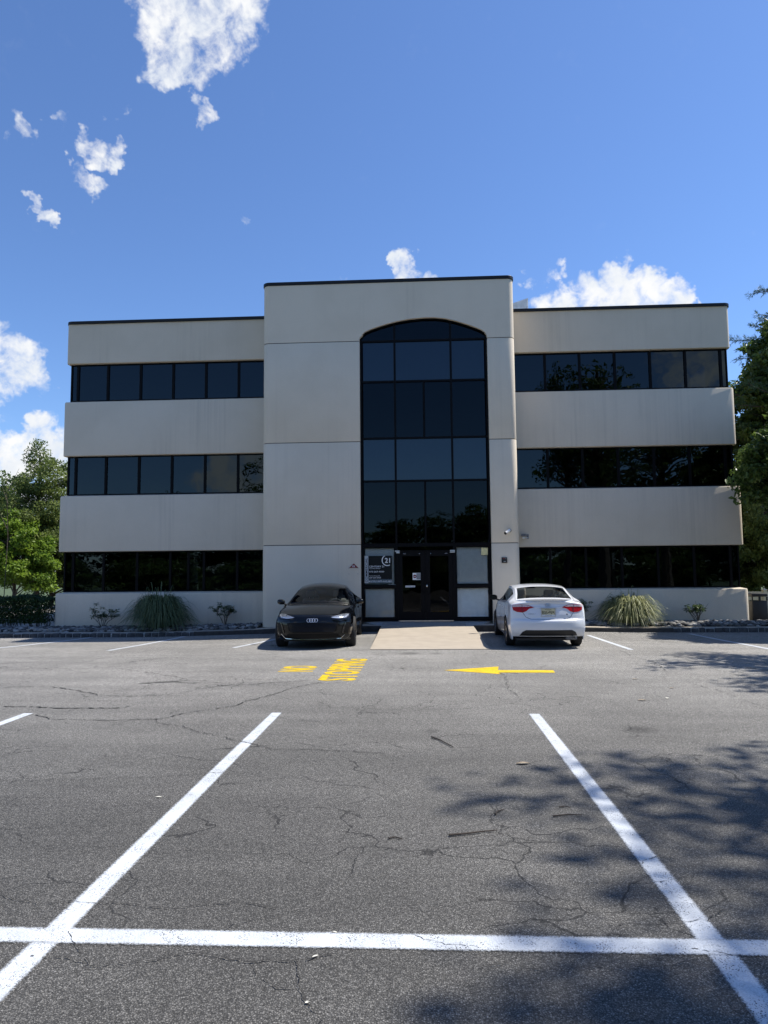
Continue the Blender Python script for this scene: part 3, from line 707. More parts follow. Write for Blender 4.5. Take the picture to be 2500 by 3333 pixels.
# ------------------------------------------------------------------ things on the entrance
def on(x, z, y): return lambda u, v: Vector((x+u, y, z+v))
ps = empty('window_poster', (-1.27, YC-.02, 1.35), label='dark property poster with white lettering in the side window left of the doors', cat='poster')
yp = YC-.012
MB().box(-1.565, -.865, yp, yp+.006, 1.475, 2.165).build('dark_panel', M['black'], ps)
MB().box(-1.675, -1.566, yp, yp+.006, 1.36, 2.165).build('side_panel', M['greyprint'], ps)
MB().box(-1.565, -.865, yp, yp+.006, 1.36, 1.474).build('bottom_panel', M['bluegrey'], ps)
yt = yp-.003
text_mesh('lettering', 'COMMERCIAL', M['black'], .72, .07, lambda u, v: Vector((-1.585-v, yt, 1.39+u)), ps, .01)
for s, x, z, wd, ht, b in (('CENTURY 21', -1.54, 1.825, .44, .05, .01), ('Christel Realty', -1.54, 1.772, .33, .036, 0), ('973-267-9500', -1.54, 1.675, .44, .045, .012), ('Teresa Drapczuk', -1.54, 1.555, .32, .034, 0), ('609-220-0933', -1.54, 1.502, .345, .034, .012), ('MULTIPLE UNITS AVAILABLE', -1.555, 1.385, .675, .056, .006), ('21', -1.075, 1.955, .155, .145, .02)):
    text_mesh('lettering', s, M['white'], wd, ht, on(x, z, yt), ps, b)
ar = [math.radians(a) for a in range(118, 302, 6)]
cx, cz, r0, r1 = -1.0, 2.03, .142, .168
MB().add([(cx+r_*math.cos(a), yt, cz+r_*math.sin(a)) for a in ar for r_ in (r0, r1)], [(2*i, 2*i+1, 2*i+3, 2*i+2) for i in range(len(ar)-1)]).build('emblem_ring', M['white'], ps)
text_mesh('window_lettering', 'The Building', M['white'], .22, .02, on(-.98, 1.306, YC-.026), B)
nt_ = MB().add([(1.765, YC-.015, 2.375), (1.955, YC-.018, 2.365), (1.95, YC-.022, 2.155), (1.755, YC-.02, 2.16), (1.765, YC-.012, 2.375), (1.955, YC-.015, 2.365), (1.95, YC-.019, 2.155), (1.755, YC-.017, 2.16)],
        [(3,2,1,0), (4,5,6,7), (0,1,5,4), (1,2,6,5), (2,3,7,6), (3,0,4,7)]).build('paper_note', M['cream_note'], label='blank yellowish paper taped inside the upper right side window', cat='paper')
dn = empty('door_notice', (-.13, YC-.04, 1.45), label='white notice with a round red no-entry mark on the left door', cat='notice')
yd = YC-.028
MB().box(-.26, -.002, yd, yd+.004, 1.447, 1.652).build('sheet', M['white'], dn)
MB().box(-.148, -.02, yd-.003, yd-.001, 1.465, 1.64).build('text_block', M['plastic_grey'], dn)
MB().lathe([(0, -.004), (.05, -.004), (.05, 0)], 20, lambda a, b, c: (-.197+a, yd+c-.0005, 1.55+b)).build('red_disc', M['red'], dn)
MB().box(-.235, -.16, yd-.007, yd-.005, 1.543, 1.557).build('bar', M['white'], dn)
for k in range(6): MB().box(-.142, -.028, yd-.006, yd-.0035, 1.487+k*.024, 1.492+k*.024).build('text_line', M['greyprint'], dn)
ns = empty('door_sticker', (-.33, YC-.04, 1.23), label='narrow white no-soliciting strip low on the left door glass', cat='sticker')
MB().box(-.475, -.19, yd, yd+.004, 1.232, 1.282).build('strip', M['white'], ns)
text_mesh('lettering', 'NO SOLICITING', M['black'], .25, .025, on(-.458, 1.244, yd-.002), ns, .012)
# FR plate
fr = empty('wall_sign', (-1.98, YT-.01, 1.80), label='small red triangular FR plate on the tower wall left of the entrance', cat='sign')
MB().prism([(-2.115, 1.815), (-1.845, 1.815), (-1.98, 1.945)], YT-.014, YT-.002, lambda u, v, w_: (u, w_, v)).build('plate', M['red'], fr)
text_mesh('lettering', 'FR', M['white'], .085, .055, on(-2.02, 1.828, YT-.017), fr, .012)
for x in (-2.125, -1.86):
    for z in (1.64, 1.805): MB().lathe([(0, -.012), (.009, -.010), (.011, 0)], 8, lambda a, b, c: (x+a, YT+c, z+b)).build('screw', M['plastic_grey'], fr)
kp = empty('key_box', (2.41, YT-.03, 1.92), label='square black lock box on the tower wall right of the doors', cat='lock box')
MB().box(2.33, 2.49, YT-.045, YT+.005, 1.92, 2.08).build('case', M['black_plastic'], kp, bevel=.012)
MB().box(2.385, 2.445, YT-.048, YT-.0455, 1.955, 1.97).build('label_plate', M['steel'], kp)
MB().lathe([(0, -.006), (.009, -.005), (.009, 0)], 10, lambda a, b, c: (2.45+a, YT-.045+c, 2.045+b)).build('indicator', M['chrome'], kp)
MB().box(2.365, 2.425, YT-.047, YT-.0455, 2.035, 2.06).build('red_label', M['red'], kp)
# cameras
sc1 = empty('security_camera', (2.56, YT, 2.86), label='white bullet camera pointing down left from the tower wall', cat='camera')
a, b = Vector((2.575, YT-.06, 2.865)), Vector((2.44, YT-.17, 2.775)); d = (b-a).normalized()
MB().tube([a-d*.01, a, a+d*.03], [.03, .045, .046], 14).build('rear_cap', M['plastic_white'], sc1, smooth=True)
MB().tube([a+d*.034, a+d*.10, b], [.043, .043, .042], 14).build('housing', M['plastic_white'], sc1, smooth=True)
MB().tube([b, b+d*.012], [.046, .044], 14).build('lens_ring', M['black_plastic'], sc1, smooth=True)
MB().lathe([(.0, -.03), (.045, -.025), (.05, 0)], 14, lambda p, q, c: (2.585+p, YT+c, 2.855+q)).build('bracket', M['black_plastic'], sc1, smooth=True)
MB().tube([a, Vector((2.585, YT-.02, 2.855))], .018, 8).build('arm', M['black_plastic'], sc1)
sc2 = empty('sensor_light', (3.05, YW-.1, 2.6), label='grey twin-headed sensor light under the band right of the tower', cat='light')
k = YW/YT
MB().box(3.06, 3.19, YW-.24, YW-.10, 2.735, 2.80).build('head', M['plastic_grey'], sc2, bevel=.012)
MB().tube([(3.18, YW-.16, 2.77), (3.27, YW-.05, 2.765)], [.022, .018], 8).build('arm', M['plastic_grey'], sc2, smooth=True)
MB().box(3.09, 3.16, YW-.22, YW-.12, 2.655, 2.715).build('sensor', M['plastic_white'], sc2, bevel=.015)
MB().tube([(3.15, YW-.17, 2.69), (3.29, YW-.05, 2.69)], .011, 8).build('conduit', M['plastic_white'], sc2, smooth=True)
MB().box(3.25, 3.31, YW-.06, YW-.03, 2.66, 2.80).build('base_plate', M['plastic_grey'], sc2, bevel=.006)
# rooftop louvred screen
ru = empty('rooftop_screen', (3.7, 26.6, 9.65), label='white ribbed equipment screen on the roof beside the entrance tower', cat='rooftop unit')
p0, p1 = onY(1676, 990, 26.6), onY(1719, 978, 26.6)
x0, x1 = p0.x-.9, p1.x
MB().prism([(x0, 9.65), (x1, 9.65), (x1, p1.z+.10), (x0, p1.z-.35)], 26.6, 27.6, lambda u, v, w_: (u, w_, v)).build('housing', M['plastic_white'], ru)
n = 8
for k in range(n):
    x = x0+.06+(x1-x0-.1)*k/(n-1); zt = p1.z+.10-.45*(x1-x)/(x1-x0)-.05
    MB().box(x-.018, x+.018, 26.575, 26.599, 9.65, zt).build('rib', M['plastic_white'], ru)
# small light fixture seen in the tower glass
lf = empty('hanging_light', (.54, YT+.9, 2.78), label='twin-lamp emergency fixture behind the glass just above the doors', cat='light')
MB().box(.43, .65, YT+.86, YT+.92, 2.80, 2.84).box(.45, .46, YT+.88, YT+.89, 2.84, 3.0).box(.62, .63, YT+.88, YT+.89, 2.84, 3.0).box(.45, .63, YT+.88, YT+.89, 3.0, 3.01).build('frame', M['plastic_grey'], lf)
for x in (.48, .60): MB().lathe([(0, -.02), (.025, -.015), (.03, 0)], 10, lambda p, q, c: (x+p, YT+.86+c, 2.79+q)).build('lamp_head', M['plastic_white'], lf)

# ------------------------------------------------------------------ cars
def paint(name, c, rough=.25, metal=0.0, spec=.5, coat=1.0, dirty=1.0):
    m, nt = newmat(name); co = nt.n('ShaderNodeTexCoord').outputs['Object']
    dust = nt.ramp(nt.noise(co, 5, 5), .4, .75, 0, .012)
    sep = nt.n('ShaderNodeSeparateXYZ', {0: co}).outputs[2]
    dirt = nt.math('ADD', dust, nt.math('MULTIPLY', nt.ramp(sep, .5, .15), nt.ramp(nt.noise(co, 9, 4),   .3, .7, .02, .12)))
    cc = nt.mix(nt.math('MULTIPLY', dirt, dirty), c, (.22, .20, .17))
    p = nt.n('ShaderNodeBsdfPrincipled', {'Base Color': cc, 'Roughness': rough, 'Metallic': metal, 'Coat Weight': coat, 'Coat Roughness': .03, 'Specular IOR Level': spec})
    finish(nt, p.outputs[0]); return m
M['black_paint'] = paint('black_car_paint', (.0015, .0017, .0022), .15, spec=.2, coat=.5, dirty=.15)
M['white_car'] = paint('white_car_paint', (.74, .75, .77), .3)
M['tyre'] = plain('tyre_rubber', (.012, .012, .012), .8, var=.2)
M['rim'] = plain('dark_rim', (.03, .03, .032), .3, metal=.8)
M['rim_silver'] = plain('grey_rim', (.12, .12, .125), .35, metal=.8)
M['car_glass'] = m_glass('car_glass', (.60, .64, .63), 1.5, wav=0)
M['seat'] = plain('seat_fabric', (.20, .195, .19), .9)
M['seat_dark'] = plain('dark_seat_fabric', (.055, .055, .058), .9)
M['cabin'] = plain('cabin_trim', (.045, .045, .047), .8)
M['cabin_light'] = plain('pale_cabin_trim', (.50, .48, .45), .85)
M['lens'] = plain('lamp_lens', (.30, .32, .35), .08, metal=.6, var=.35, scale=40)
M['lens_bright'] = plain('lamp_reflector', (.85, .87, .9), .08, metal=.7)
M['lens_red'] = plain('red_lens', (.42, .006, .010), .25, coat=0, spec=.3, var=.25, scale=30)
M['lens_clear'] = plain('clear_lens', (.62, .50, .50), .2, coat=0, var=.2, scale=40)
M['grille'] = plain('grille_black', (.003, .003, .0035), .5, spec=.2)
M['gloss_black'] = plain('gloss_black', (.002, .002, .003), .1, coat=.6)
M['plate'] = plain('plate_cream', (.62, .58, .38), .45, var=.12, scale=8)

def spline(P, kn, m):
    P = np.array(P, float); n = len(P); out = []
    T = np.zeros_like(P)
    for i in range(n):
        a, b = max(i-1, 0), min(i+1, n-1)
        if 0 < i < n-1:      # weighted slopes, no overshoot on uneven spacing
            h0, h1 = kn[i]-kn[i-1], kn[i+1]-kn[i]; s0, s1 = (P[i]-P[i-1])/h0, (P[i+1]-P[i])/h1
            T[i] = (s0*h1+s1*h0)/(h0+h1)
        else: T[i] = (P[b]-P[a])/(kn[b]-kn[a])
    for i in range(n-1):
        h = kn[i+1]-kn[i]
        for k in range(m):
            t = k/m; out.append((2*t**3-3*t*t+1)*P[i]+(t**3-2*t*t+t)*h*T[i]+(-2*t**3+3*t*t)*P[i+1]+(t**3-t*t)*h*T[i+1])
    out.append(P[-1]); return np.array(out)
class Car:
    def __init__(s, name, loc, rz, L, C, E, iF, iR, ws, rw, Wt, belt, side_glass, wheels, body_mat, label, px=2.8, pz=2.4, m=5):
        s.L = L; s.root = empty(name, loc, rz, world=False, label=label, cat='car')
        C = np.array(C, float); E = np.array(E, float)
        kn = np.r_[0, np.cumsum(np.sqrt(np.linalg.norm(np.diff(C, axis=0), axis=1)))]
        Cs, Es = spline(C, kn, m), spline(E, kn, m); N = len(Cs)
        ss = np.r_[np.linspace(0, .6, 7)[:-1], np.linspace(.6, 1, 9)]; ss = np.r_[-ss[:0:-1], ss]; ns = len(ss)
        V = np.zeros((N, ns, 3))
        for j, q in enumerate(ss):
            a = abs(q)
            V[:, j, 0] = Es[:, 0]*q; V[:, j, 1] = Cs[:, 0]+(Es[:, 1]-Cs[:, 0])*a**px; V[:, j, 2] = Cs[:, 1]+(Es[:, 2]-Cs[:, 1])*a**pz
        groups = {'body': ([], []), 'windshield': ([], []), 'rear_window': ([], [])}
        TV = V.reshape(-1, 3).tolist(); tf = {k: [] for k in groups}
        for i in range(N-1):
            for j in range(ns-1):
                smax = max(abs(ss[j]), abs(ss[j+1])); g = 'body'
                if ws[0]*m <= i < ws[1]*m and smax <= .955: g = 'windshield'
                if rw[0]*m <= i < rw[1]*m and smax <= .93: g = 'rear_window'
                tf[g].append((i*ns+j, i*ns+j+1, (i+1)*ns+j+1, (i+1)*ns+j))
        # side skin
        K, kb = 26, 17
        cols = []
        def resample(P, n):
            d = np.r_[0, np.cumsum(np.linalg.norm(np.diff(P, axis=0), axis=1))]; q = np.linspace(0, d[-1], n)
            return np.stack([np.interp(q, d, P[:, k]) for k in range(3)], -1)
        cols.append(resample(Es[:iF*m+1], K))
        bz = np.array([0, .12, .35, .6, .85, 1]); bx = np.array([.935, .968, .995, 1.0, .985, .962])
        for i in range(iF*m+1, iR*m):
            xe, ye, ze = Es[i]; Wy = np.interp(ye, [p[0] for p in Wt], [p[1] for p in Wt]); zs = .19
            zb = min(np.interp(ye, [p[0] for p in belt], [p[1] for p in belt]), ze-.07)
            colm = []
            for k in range(K):
                if k <= kb: f_ = k/kb; z = zs+(zb-zs)*f_; x = Wy*np.interp(f_, bz, bx)
                else:
                    f_ = (k-kb)/(K-1-kb); z = zb+(ze-zb)*f_; x0 = Wy*.962
                    x = x0+(xe-x0)*(f_**1.15) if ze-zb > .12 else x0+(xe-x0)*f_**2.0
                colm.append((x, ye, z))
            cols.append(np.array(colm))
        cols.append(resample(Es[iR*m:][::-1], K))
        cols = np.array(cols); nc = len(cols)
        # wheel arches: drop faces inside, snap rim
        inside = np.zeros((nc, K), bool)
        for wy, wz, wr in wheels:
            d = np.hypot(cols[:, :, 1]-wy, cols[:, :, 2]-wz); hit = d < wr*1.12
            inside |= hit
        sf = {'body': [], 'side_window': []}; keep = np.zeros((nc, K), bool)
        for i in range(nc-1):
            for k in range(K-1):
                q = [(i, k), (i+1, k), (i+1, k+1), (i, k+1)]
                if all(inside[a] for a in q): continue
                ym = (cols[i, kb, 1]+cols[i+1, kb, 1])/2; g = 'body'
                hgt = min(cols[i, K-1, 2]-cols[i, kb, 2], cols[i+1, K-1, 2]-cols[i+1, kb, 2])
                if kb < k < K-2 and hgt > .1 and any(a <= ym <= b for a, b in side_glass): g = 'side_window'
                for a in q: keep[a] = True
                sf[g].append([a[0]*K+a[1] for a in q])
        for i in range(nc):
            for k in range(K):
                if keep[i, k] and inside[i, k]:
                    for wy, wz, wr in wheels:
                        dy, dz = cols[i, k, 1]-wy, cols[i, k, 2]-wz; d = math.hypot(dy, dz)
                        if d < wr*1.12 and d > 1e-3: cols[i, k, 1] = wy+dy/d*wr*1.04; cols[i, k, 2] = max(.17, wz+dz/d*wr*1.04)
        off = np.array([0, L/2, 0]); SV = cols.reshape(-1, 3)
        allv, allf = [], []
        def part(name, sets, mat, smooth=True):
            V_, F_ = [], []
            for vs_, fs_ in sets:
                b = len(V_); V_ += [(p[0], p[1]-L/2, p[2]) for p in vs_]; F_ += [tuple(i+b for i in f) for f in fs_]
            me = bpy.data.meshes.new(name); me.from_pydata(V_, [], F_)
            bm = bmesh.new(); bm.from_mesh(me); bmesh.ops.delete(bm, geom=[v for v in bm.verts if not v.link_faces], context='VERTS')
            bmesh.ops.remove_doubles(bm, verts=bm.verts, dist=.004); bmesh.ops.recalc_face_normals(bm, faces=bm.faces); bm.to_mesh(me); bm.free()
            me.polygons.foreach_set('use_smooth', np.ones(len(me.polygons), bool)); me.set_sharp_from_angle(angle=R(42)); me.materials.append(mat)
            o = bpy.data.objects.new(name, me); link(o, s.root); allv.append((len(allv), V_, F_)); return o
        MV = SV*np.array([-1, 1, 1])
        s.body = part('body', [(TV, tf['body']), (SV, sf['body']), (MV, sf['body'])], body_mat)
        part('windshield', [(TV, tf['windshield'])], M['car_glass']); part('rear_window', [(TV, tf['rear_window'])], M['car_glass'])
        for sv in (SV, MV):
            for a, b in side_glass:
                fs = [f for f in sf['side_window'] if a <= (sv[f[0]][1]+sv[f[1]][1])/2 <= b]
                part('side_window', [(sv, fs)], M['car_glass'])
        V_, F_ = [], []
        for _, v, f in allv: b = len(V_); V_ += v; F_ += [tuple(i+b for i in q) for q in f]
        s.bvh = BVHTree.FromPolygons(V_, F_)
        mb = MB(); mb.box(-.70, .70, -L/2+.35, L/2-.35, .17, .22); mb.build('underbody', M['cabin'], s.root)
        s.wheels = wheels
        for wy, wz, wr in wheels:      # wheel wells
            for sd in (-1, 1):
                mb = MB(); n = 14; a0 = -.25
                P = [(wy-L/2+wr*1.06*math.cos(a0+(math.pi-2*a0)*k/n), wz+wr*1.06*math.sin(a0+(math.pi-2*a0)*k/n)) for k in range(n+1)]
                xo, xi = sd*(Wt[len(Wt)//2][1]-.06), sd*.56
                vs_ = [(xo, y, z) for y, z in P]+[(xi, y, z) for y, z in P]
                mb.add(vs_, [(k, k+1, n+2+k, n+1+k) for k in range(n)]+[tuple(n+1+k for k in range(n+1))]).build('wheel_well', M['black_plastic'], s.root)
    def hit(s, a, b, way):
        L = s.L
        if way == 'front': o, d = Vector((a, -L/2-3, b)), Vector((0, 1, 0))
        elif way == 'rear': o, d = Vector((a, L/2+3, b)), Vector((0, -1, 0))
        elif way == 'left': o, d = Vector((-3, a-L/2, b)), Vector((1, 0, 0))
        else: o, d = Vector((3, a-L/2, b)), Vector((-1, 0, 0))
        h = s.bvh.ray_cast(o, d)
        return (h[0] if h[0] else None), d
    def patch(s, name, poly, mat, way='front', off=.006, sp=.03, parent=None, skirt=.03):
        """a moulded piece that follows the body: outline seen from front / rear / side"""
        B2 = []
        for (x0, y0), (x1, y1) in zip(poly, poly[1:]+poly[:1]):
            n = max(1, int(math.hypot(x1-x0, y1-y0)/sp)); B2 += [Vector((x0+(x1-x0)*k/n, y0+(y1-y0)*k/n)) for k in range(n)]
        xs = [p.x for p in B2]; ys = [p.y for p in B2]
        def inside(x, y):
            c = False
            for i in range(len(poly)):
                (xa, ya), (xb, yb) = poly[i], poly[i-1]
                if (ya > y) != (yb > y) and x < (xb-xa)*(y-ya)/(yb-ya)+xa: c = not c
            return c
        pts = list(B2); nb = len(B2); x = min(xs)+sp/2
        while x < max(xs):
            y = min(ys)+sp/2
            while y < max(ys):
                if inside(x, y) and min((p-Vector((x, y))).length for p in B2) > sp*.45: pts.append(Vector((x, y)))
                y += sp
            x += sp
        r_ = delaunay_2d_cdt(pts, [(i, (i+1) % nb) for i in range(nb)], [list(range(nb))], 1, 1e-5)
        V3 = []; last = None
        for p in r_[0]:
            h, d = s.hit(p.x, p.y, way)
            if h is None: h = last if last is not None else Vector((p.x, -s.L/2 if way == 'front' else s.L/2, p.y))
            last = h; V3.append(h-d*off)
        d = s.hit(0, .5, way)[1]
        n = len(V3); fs = [tuple(f) for f in r_[2]]
        V3 += [v+d*skirt for v in V3[:nb]]
        fs += [(i, (i+1) % nb, n+(i+1) % nb, n+i) for i in range(nb)]
        return MB().add(V3, fs).build(name, mat, parent or s.root, smooth=True)
    def seam(s, pts, way, rad=.004, mat=None, name='panel_gap', off=0.0):
        P = []
        for (x0, y0), (x1, y1) in zip(pts[:-1], pts[1:]):
            n = max(1, int(math.hypot(x1-x0, y1-y0)/.05))
            for k in range(n+1):
                h, d = s.hit(x0+(x1-x0)*k/n, y0+(y1-y0)*k/n, way)
                if h is not None and (not P or (h-P[-1]).length > .006): P.append(h-d*off)
        if len(P) > 1: return MB().tube(P, rad, 5).build(name, mat or M['black_plastic'], s.root, smooth=True)
    def wheel(s, wy, wz, wr, x, wd, rim_mat, spokes=5):
        sd = 1 if x > 0 else -1; L = s.L; y = wy-L/2; o_ = wd/2
        f = lambda a, b, c: (x+sd*c, y+a, wz+b)
        rr_ = wr*.70
        w_ = MB().lathe([(rr_, -o_), (wr*.93, -o_), (wr*.985, -o_+.02), (wr, -o_+.05), (wr, o_-.05), (wr*.985, o_-.02), (wr*.93, o_), (rr_, o_-.012), (rr_, -o_)], 32, f).build('wheel', M['tyre'], s.root, smooth=True)
        mb = MB().lathe([(rr_, -o_), (rr_*.97, o_-.02), (rr_, o_-.01), (rr_*.93, o_-.015), (rr_*.9, o_-.06), (rr_*.88, -o_+.03)], 32, f)
        mb.lathe([(0, o_-.03), (.05, o_-.03), (.07, o_-.045), (.075, o_-.08)], 16, f)
        for k in range(spokes):
            a = 2*math.pi*k/spokes+.3
            for da in (-.16, .16):
                c0, c1 = a+da*.4, a+da; q = Vector((math.cos(c0+math.pi/2), math.sin(c0+math.pi/2)))*.02
                A, Bp = Vector((math.cos(c0), math.sin(c0)))*.05, Vector((math.cos(c1), math.sin(c1)))*rr_*.93
                vs_ = [f(*(A-q), o_-.04), f(*(A+q), o_-.04), f(*(Bp+q*.9), o_-.022), f(*(Bp-q*.9), o_-.022), f(*(A-q), o_-.08), f(*(A+q), o_-.08), f(*(Bp+q*.9), o_-.07), f(*(Bp-q*.9), o_-.07)]
                mb.add(vs_, [(0,1,2,3), (7,6,5,4), (0,4,5,1), (1,5,6,2), (2,6,7,3), (3,7,4,0)])
        mb.build('rim', rim_mat, w_, smooth=True)
        MB().lathe([(0, o_-.085), (rr_*.85, o_-.085)], 20, f).build('brake_disc', M['plastic_grey'], w_)
    def wheels_all(s, x, wd, rim, spokes=5):
        for wy, wz, wr in s.wheels:
            for sd in (-1, 1): s.wheel(wy, wz-.0, wr*.93, sd*x, wd, rim, spokes)
    def cabin(s, dash_y, front_y, rear_y, seat_mat, wheel_side, floor=.32, wdt=.60, seat_top=1.12):
        L = s.L; Y = lambda y: y-L/2
        MB().box(-wdt-.1, wdt+.1, Y(dash_y-.2), Y(rear_y+.95), .23, floor).build('cabin_floor', M['cabin'], s.root)
        MB().prism([(Y(dash_y-.30), .55), (Y(dash_y+.28), .55), (Y(dash_y+.30), .86), (Y(dash_y+.16), .93), (Y(dash_y-.30), .90)], -wdt-.09, wdt+.09, lambda u, v, w_: (w_, u, v)).build('dashboard', M['cabin'], s.root, bevel=.03, smooth=True)
        for sd in (-1, 1):
            x = sd*.36; y = front_y
            st = MB().box(x-.25, x+.25, Y(y-.5), Y(y+.05), floor, .58)
            P = [(Y(y), .5), (Y(y+.12), .5), (Y(y+.28), seat_top-.08), (Y(y+.22), seat_top-.06), (Y(y+.14), seat_top-.08)]
            st.prism(P, x-.23, x+.23, lambda u, v, w_: (w_, u, v))
            o = st.build('seat', seat_mat, s.root, bevel=.05, smooth=True)
            MB().box(x-.13, x+.13, Y(y+.19), Y(y+.29), seat_top-.03, seat_top+.15).build('headrest', seat_mat, o, bevel=.04, smooth=True)
            for q in (-.05, .05): MB().tube([(x+q, Y(y+.24), seat_top-.1), (x+q, Y(y+.24), seat_top)], .008, 6).build('headrest_post', M['steel'], o)
            st = MB().box(sd*.06 if sd > 0 else -.64, .64 if sd > 0 else sd*.06, Y(rear_y-.5), Y(rear_y+.05), floor, .55)
            x0, x1 = (.03, .64) if sd > 0 else (-.64, -.03)
            st.prism([(Y(rear_y), .5), (Y(rear_y+.12), .5), (Y(rear_y+.32), seat_top-.15), (Y(rear_y+.22), seat_top-.13)], x0, x1, lambda u, v, w_: (w_, u, v))
            o = st.build('rear_seat', seat_mat, s.root, bevel=.04, smooth=True)
            MB().box(sd*.36-.12, sd*.36+.12, Y(rear_y+.24), Y(rear_y+.33), seat_top-.14, seat_top-.0).build('headrest', seat_mat, o, bevel=.035, smooth=True)
        cx, cy, cz = wheel_side*.36, Y(dash_y+.42), .90
        tilt = R(25); pts = []
        for k in range(25):
            a = 2*math.pi*k/24; u, v = .185*math.cos(a), .185*math.sin(a)
            pts.append((cx+u, cy+v*math.sin(tilt), cz+v*math.cos(tilt)))
        sw = MB().tube(pts, .016, 7, cap=False).build('steering_wheel', M['plastic_grey'], s.root, smooth=True)
        MB().box(cx-.07, cx+.07, cy-.03, cy+.01, cz-.06, cz+.05).box(cx-.18, cx+.18, cy-.02, cy, cz-.015, cz+.015).build('hub', M['cabin'], sw)
    def mirror(s, sd, x, y, z, mat, wd=.20, ht=.135, dp=.10, front=True):
        cx = sd*x; Y = y-s.L/2
        V, fs, n = [], [], 14
        rings = [(0, .25), (.018, .62), (.045, .9), (.075, 1.0), (dp, .97)]
        for dy, sc_ in rings:
            for k in range(n):
                a = 2*math.pi*k/n; u = math.copysign(abs(math.cos(a))**.75, math.cos(a))*wd/2*sc_; v = math.copysign(abs(math.sin(a))**.75, math.sin(a))*ht/2*sc_
                V.append((cx+u, Y-dp/2+dy, z+v+.012*(u*sd/wd)))
        fs = [(i*n+k, i*n+(k+1) % n, (i+1)*n+(k+1) % n, (i+1)*n+k) for i in range(len(rings)-1) for k in range(n)]+[tuple(range(n))[::-1]]
        o = MB().add(V, fs).build('mirror', mat, s.root, smooth=True)
        MB().add([(cx+math.cos(2*math.pi*k/n)*wd*.45, Y+dp/2-.008, z+math.sin(2*math.pi*k/n)*ht*.43) for k in range(n)], [tuple(range(n))]).build('mirror_glass', M['gloss_black'], o)  # coloured black in place of the dark reflection in the mirror
        MB().tube([(cx-sd*wd*.4, Y+.01, z-ht*.35), (cx-sd*(wd*.5+.06), Y+.03, z-ht*.55), (cx-sd*(wd*.5+.12), Y+.04, z-ht*.6)], [.022, .02, .022], 8).build('mirror_foot', M['black_plastic'], o, smooth=True)

# black sedan, nose towards the camera
LA = 4.80
pA = onY(1016, 2013, 15.46)
C_ = [(.22,.20),(.07,.23),(.03,.32),(.005,.44),(.0,.55),(.015,.65),(.055,.73),(.12,.785),(.25,.83),(.6,.915),(1.0,.975),(1.30,1.005),(1.36,1.015),(1.75,1.205),(2.12,1.365),(2.22,1.40),(2.65,1.465),(3.05,1.47),(3.4,1.435),(3.5,1.415),(3.9,1.29),(4.25,1.165),(4.5,1.075),(4.66,1.055),(4.74,.98),(4.79,.80),(4.80,.60),(4.76,.36),(4.62,.24)]
E_ = [(.70,.40,.20),(.78,.36,.23),(.83,.34,.32),(.855,.33,.44),(.865,.335,.55),(.865,.35,.65),(.86,.40,.725),(.85,.46,.765),(.84,.60,.80),(.835,.85,.86),(.825,1.12,.905),(.81,1.38,.935),(.80,1.48,.945),(.715,1.86,1.125),(.62,2.20,1.29),(.605,2.30,1.325),(.585,2.68,1.385),(.58,3.05,1.39),(.58,3.42,1.355),(.585,3.52,1.335),(.61,3.88,1.22),(.66,4.2,1.10),(.72,4.40,1.02),(.76,4.52,.99),(.80,4.56,.93),(.835,4.58,.78),(.85,4.58,.6),(.83,4.54,.36),(.78,4.45,.24)]
WtA = [(.3,.86),(.6,.915),(1.0,.945),(1.6,.945),(2.4,.945),(3.4,.95),(3.9,.945),(4.3,.91),(4.6,.86)]
SA, RA = .97, R(2.0)
audi = Car('parked_car', (pA.x-math.sin(RA)*LA/2*SA, 15.46+math.cos(RA)*LA/2*SA, gz(pA.x, 17.5)), RA, LA, C_, E_, 7, 23, (12, 14), (19, 22), WtA, [(.3,.70),(1.4,.90),(2.5,.945),(3.6,.98),(4.6,.98)], [(1.62, 2.62), (2.70, 3.75)], [(.90, .345, .385), (3.80, .345, .385)], M['black_paint'], 'glossy black sedan parked nose out left of the concrete ramp')
audi.root.scale = (SA, SA, SA)
audi.wheels_all(.825, .235, M['rim'], 5)
audi.cabin(1.55, 2.55, 3.35, M['seat'], 1)
for sd in (-1, 1):
    f = lambda P: [(sd*x, z) for x, z in P][::sd]
    hl = audi.patch('headlight', f([(.42,.735),(.47,.715),(.62,.700),(.76,.715),(.82,.760),(.815,.795),(.70,.800),(.56,.772)]), M['lens'], 'front', .006)
    audi.patch('running_light', f([(.46,.722),(.60,.708),(.72,.718),(.72,.732),(.60,.722),(.47,.735)]), M['lens_bright'], 'front', .010, .025, hl, .006)
    audi.patch('running_light', f([(.74,.728),(.805,.765),(.80,.785),(.74,.748)]), M['lens_bright'], 'front', .010, .025, hl, .006)
    audi.patch('air_intake', f([(.70,.375),(.80,.345),(.83,.48),(.835,.60),(.775,.615),(.73,.52)]), M['grille'], 'front', .004)
    audi.patch('intake_blade', f([(.665,.37),(.70,.37),(.735,.50),(.765,.605),(.745,.612),(.70,.52)]), M['gloss_black'], 'front', .018)
    audi.patch('lower_lamp_slit', f([(.52,.645),(.80,.655),(.82,.675),(.52,.662)]), M['gloss_black'], 'front', .012)
    audi.mirror(sd, 1.0, 1.70, 1.02, M['black_paint'])
    audi.seam([(sd*.74, .82), (sd*.72, .90), (sd*.70, .97)], 'front', .003)
audi.patch('grille', [(-.60,.60),(-.55,.43),(-.46,.385),(.46,.385),(.55,.43),(.60,.60),(.50,.615),(-.50,.615)], M['grille'], 'front', .005)
for k in range(7):
    z = .415+k*.028; wd = .50+.06*(k/6)
    audi.seam([(-wd, z), (0, z), (wd, z)], 'front', .0035, M['gloss_black'], 'grille_rib', .008)
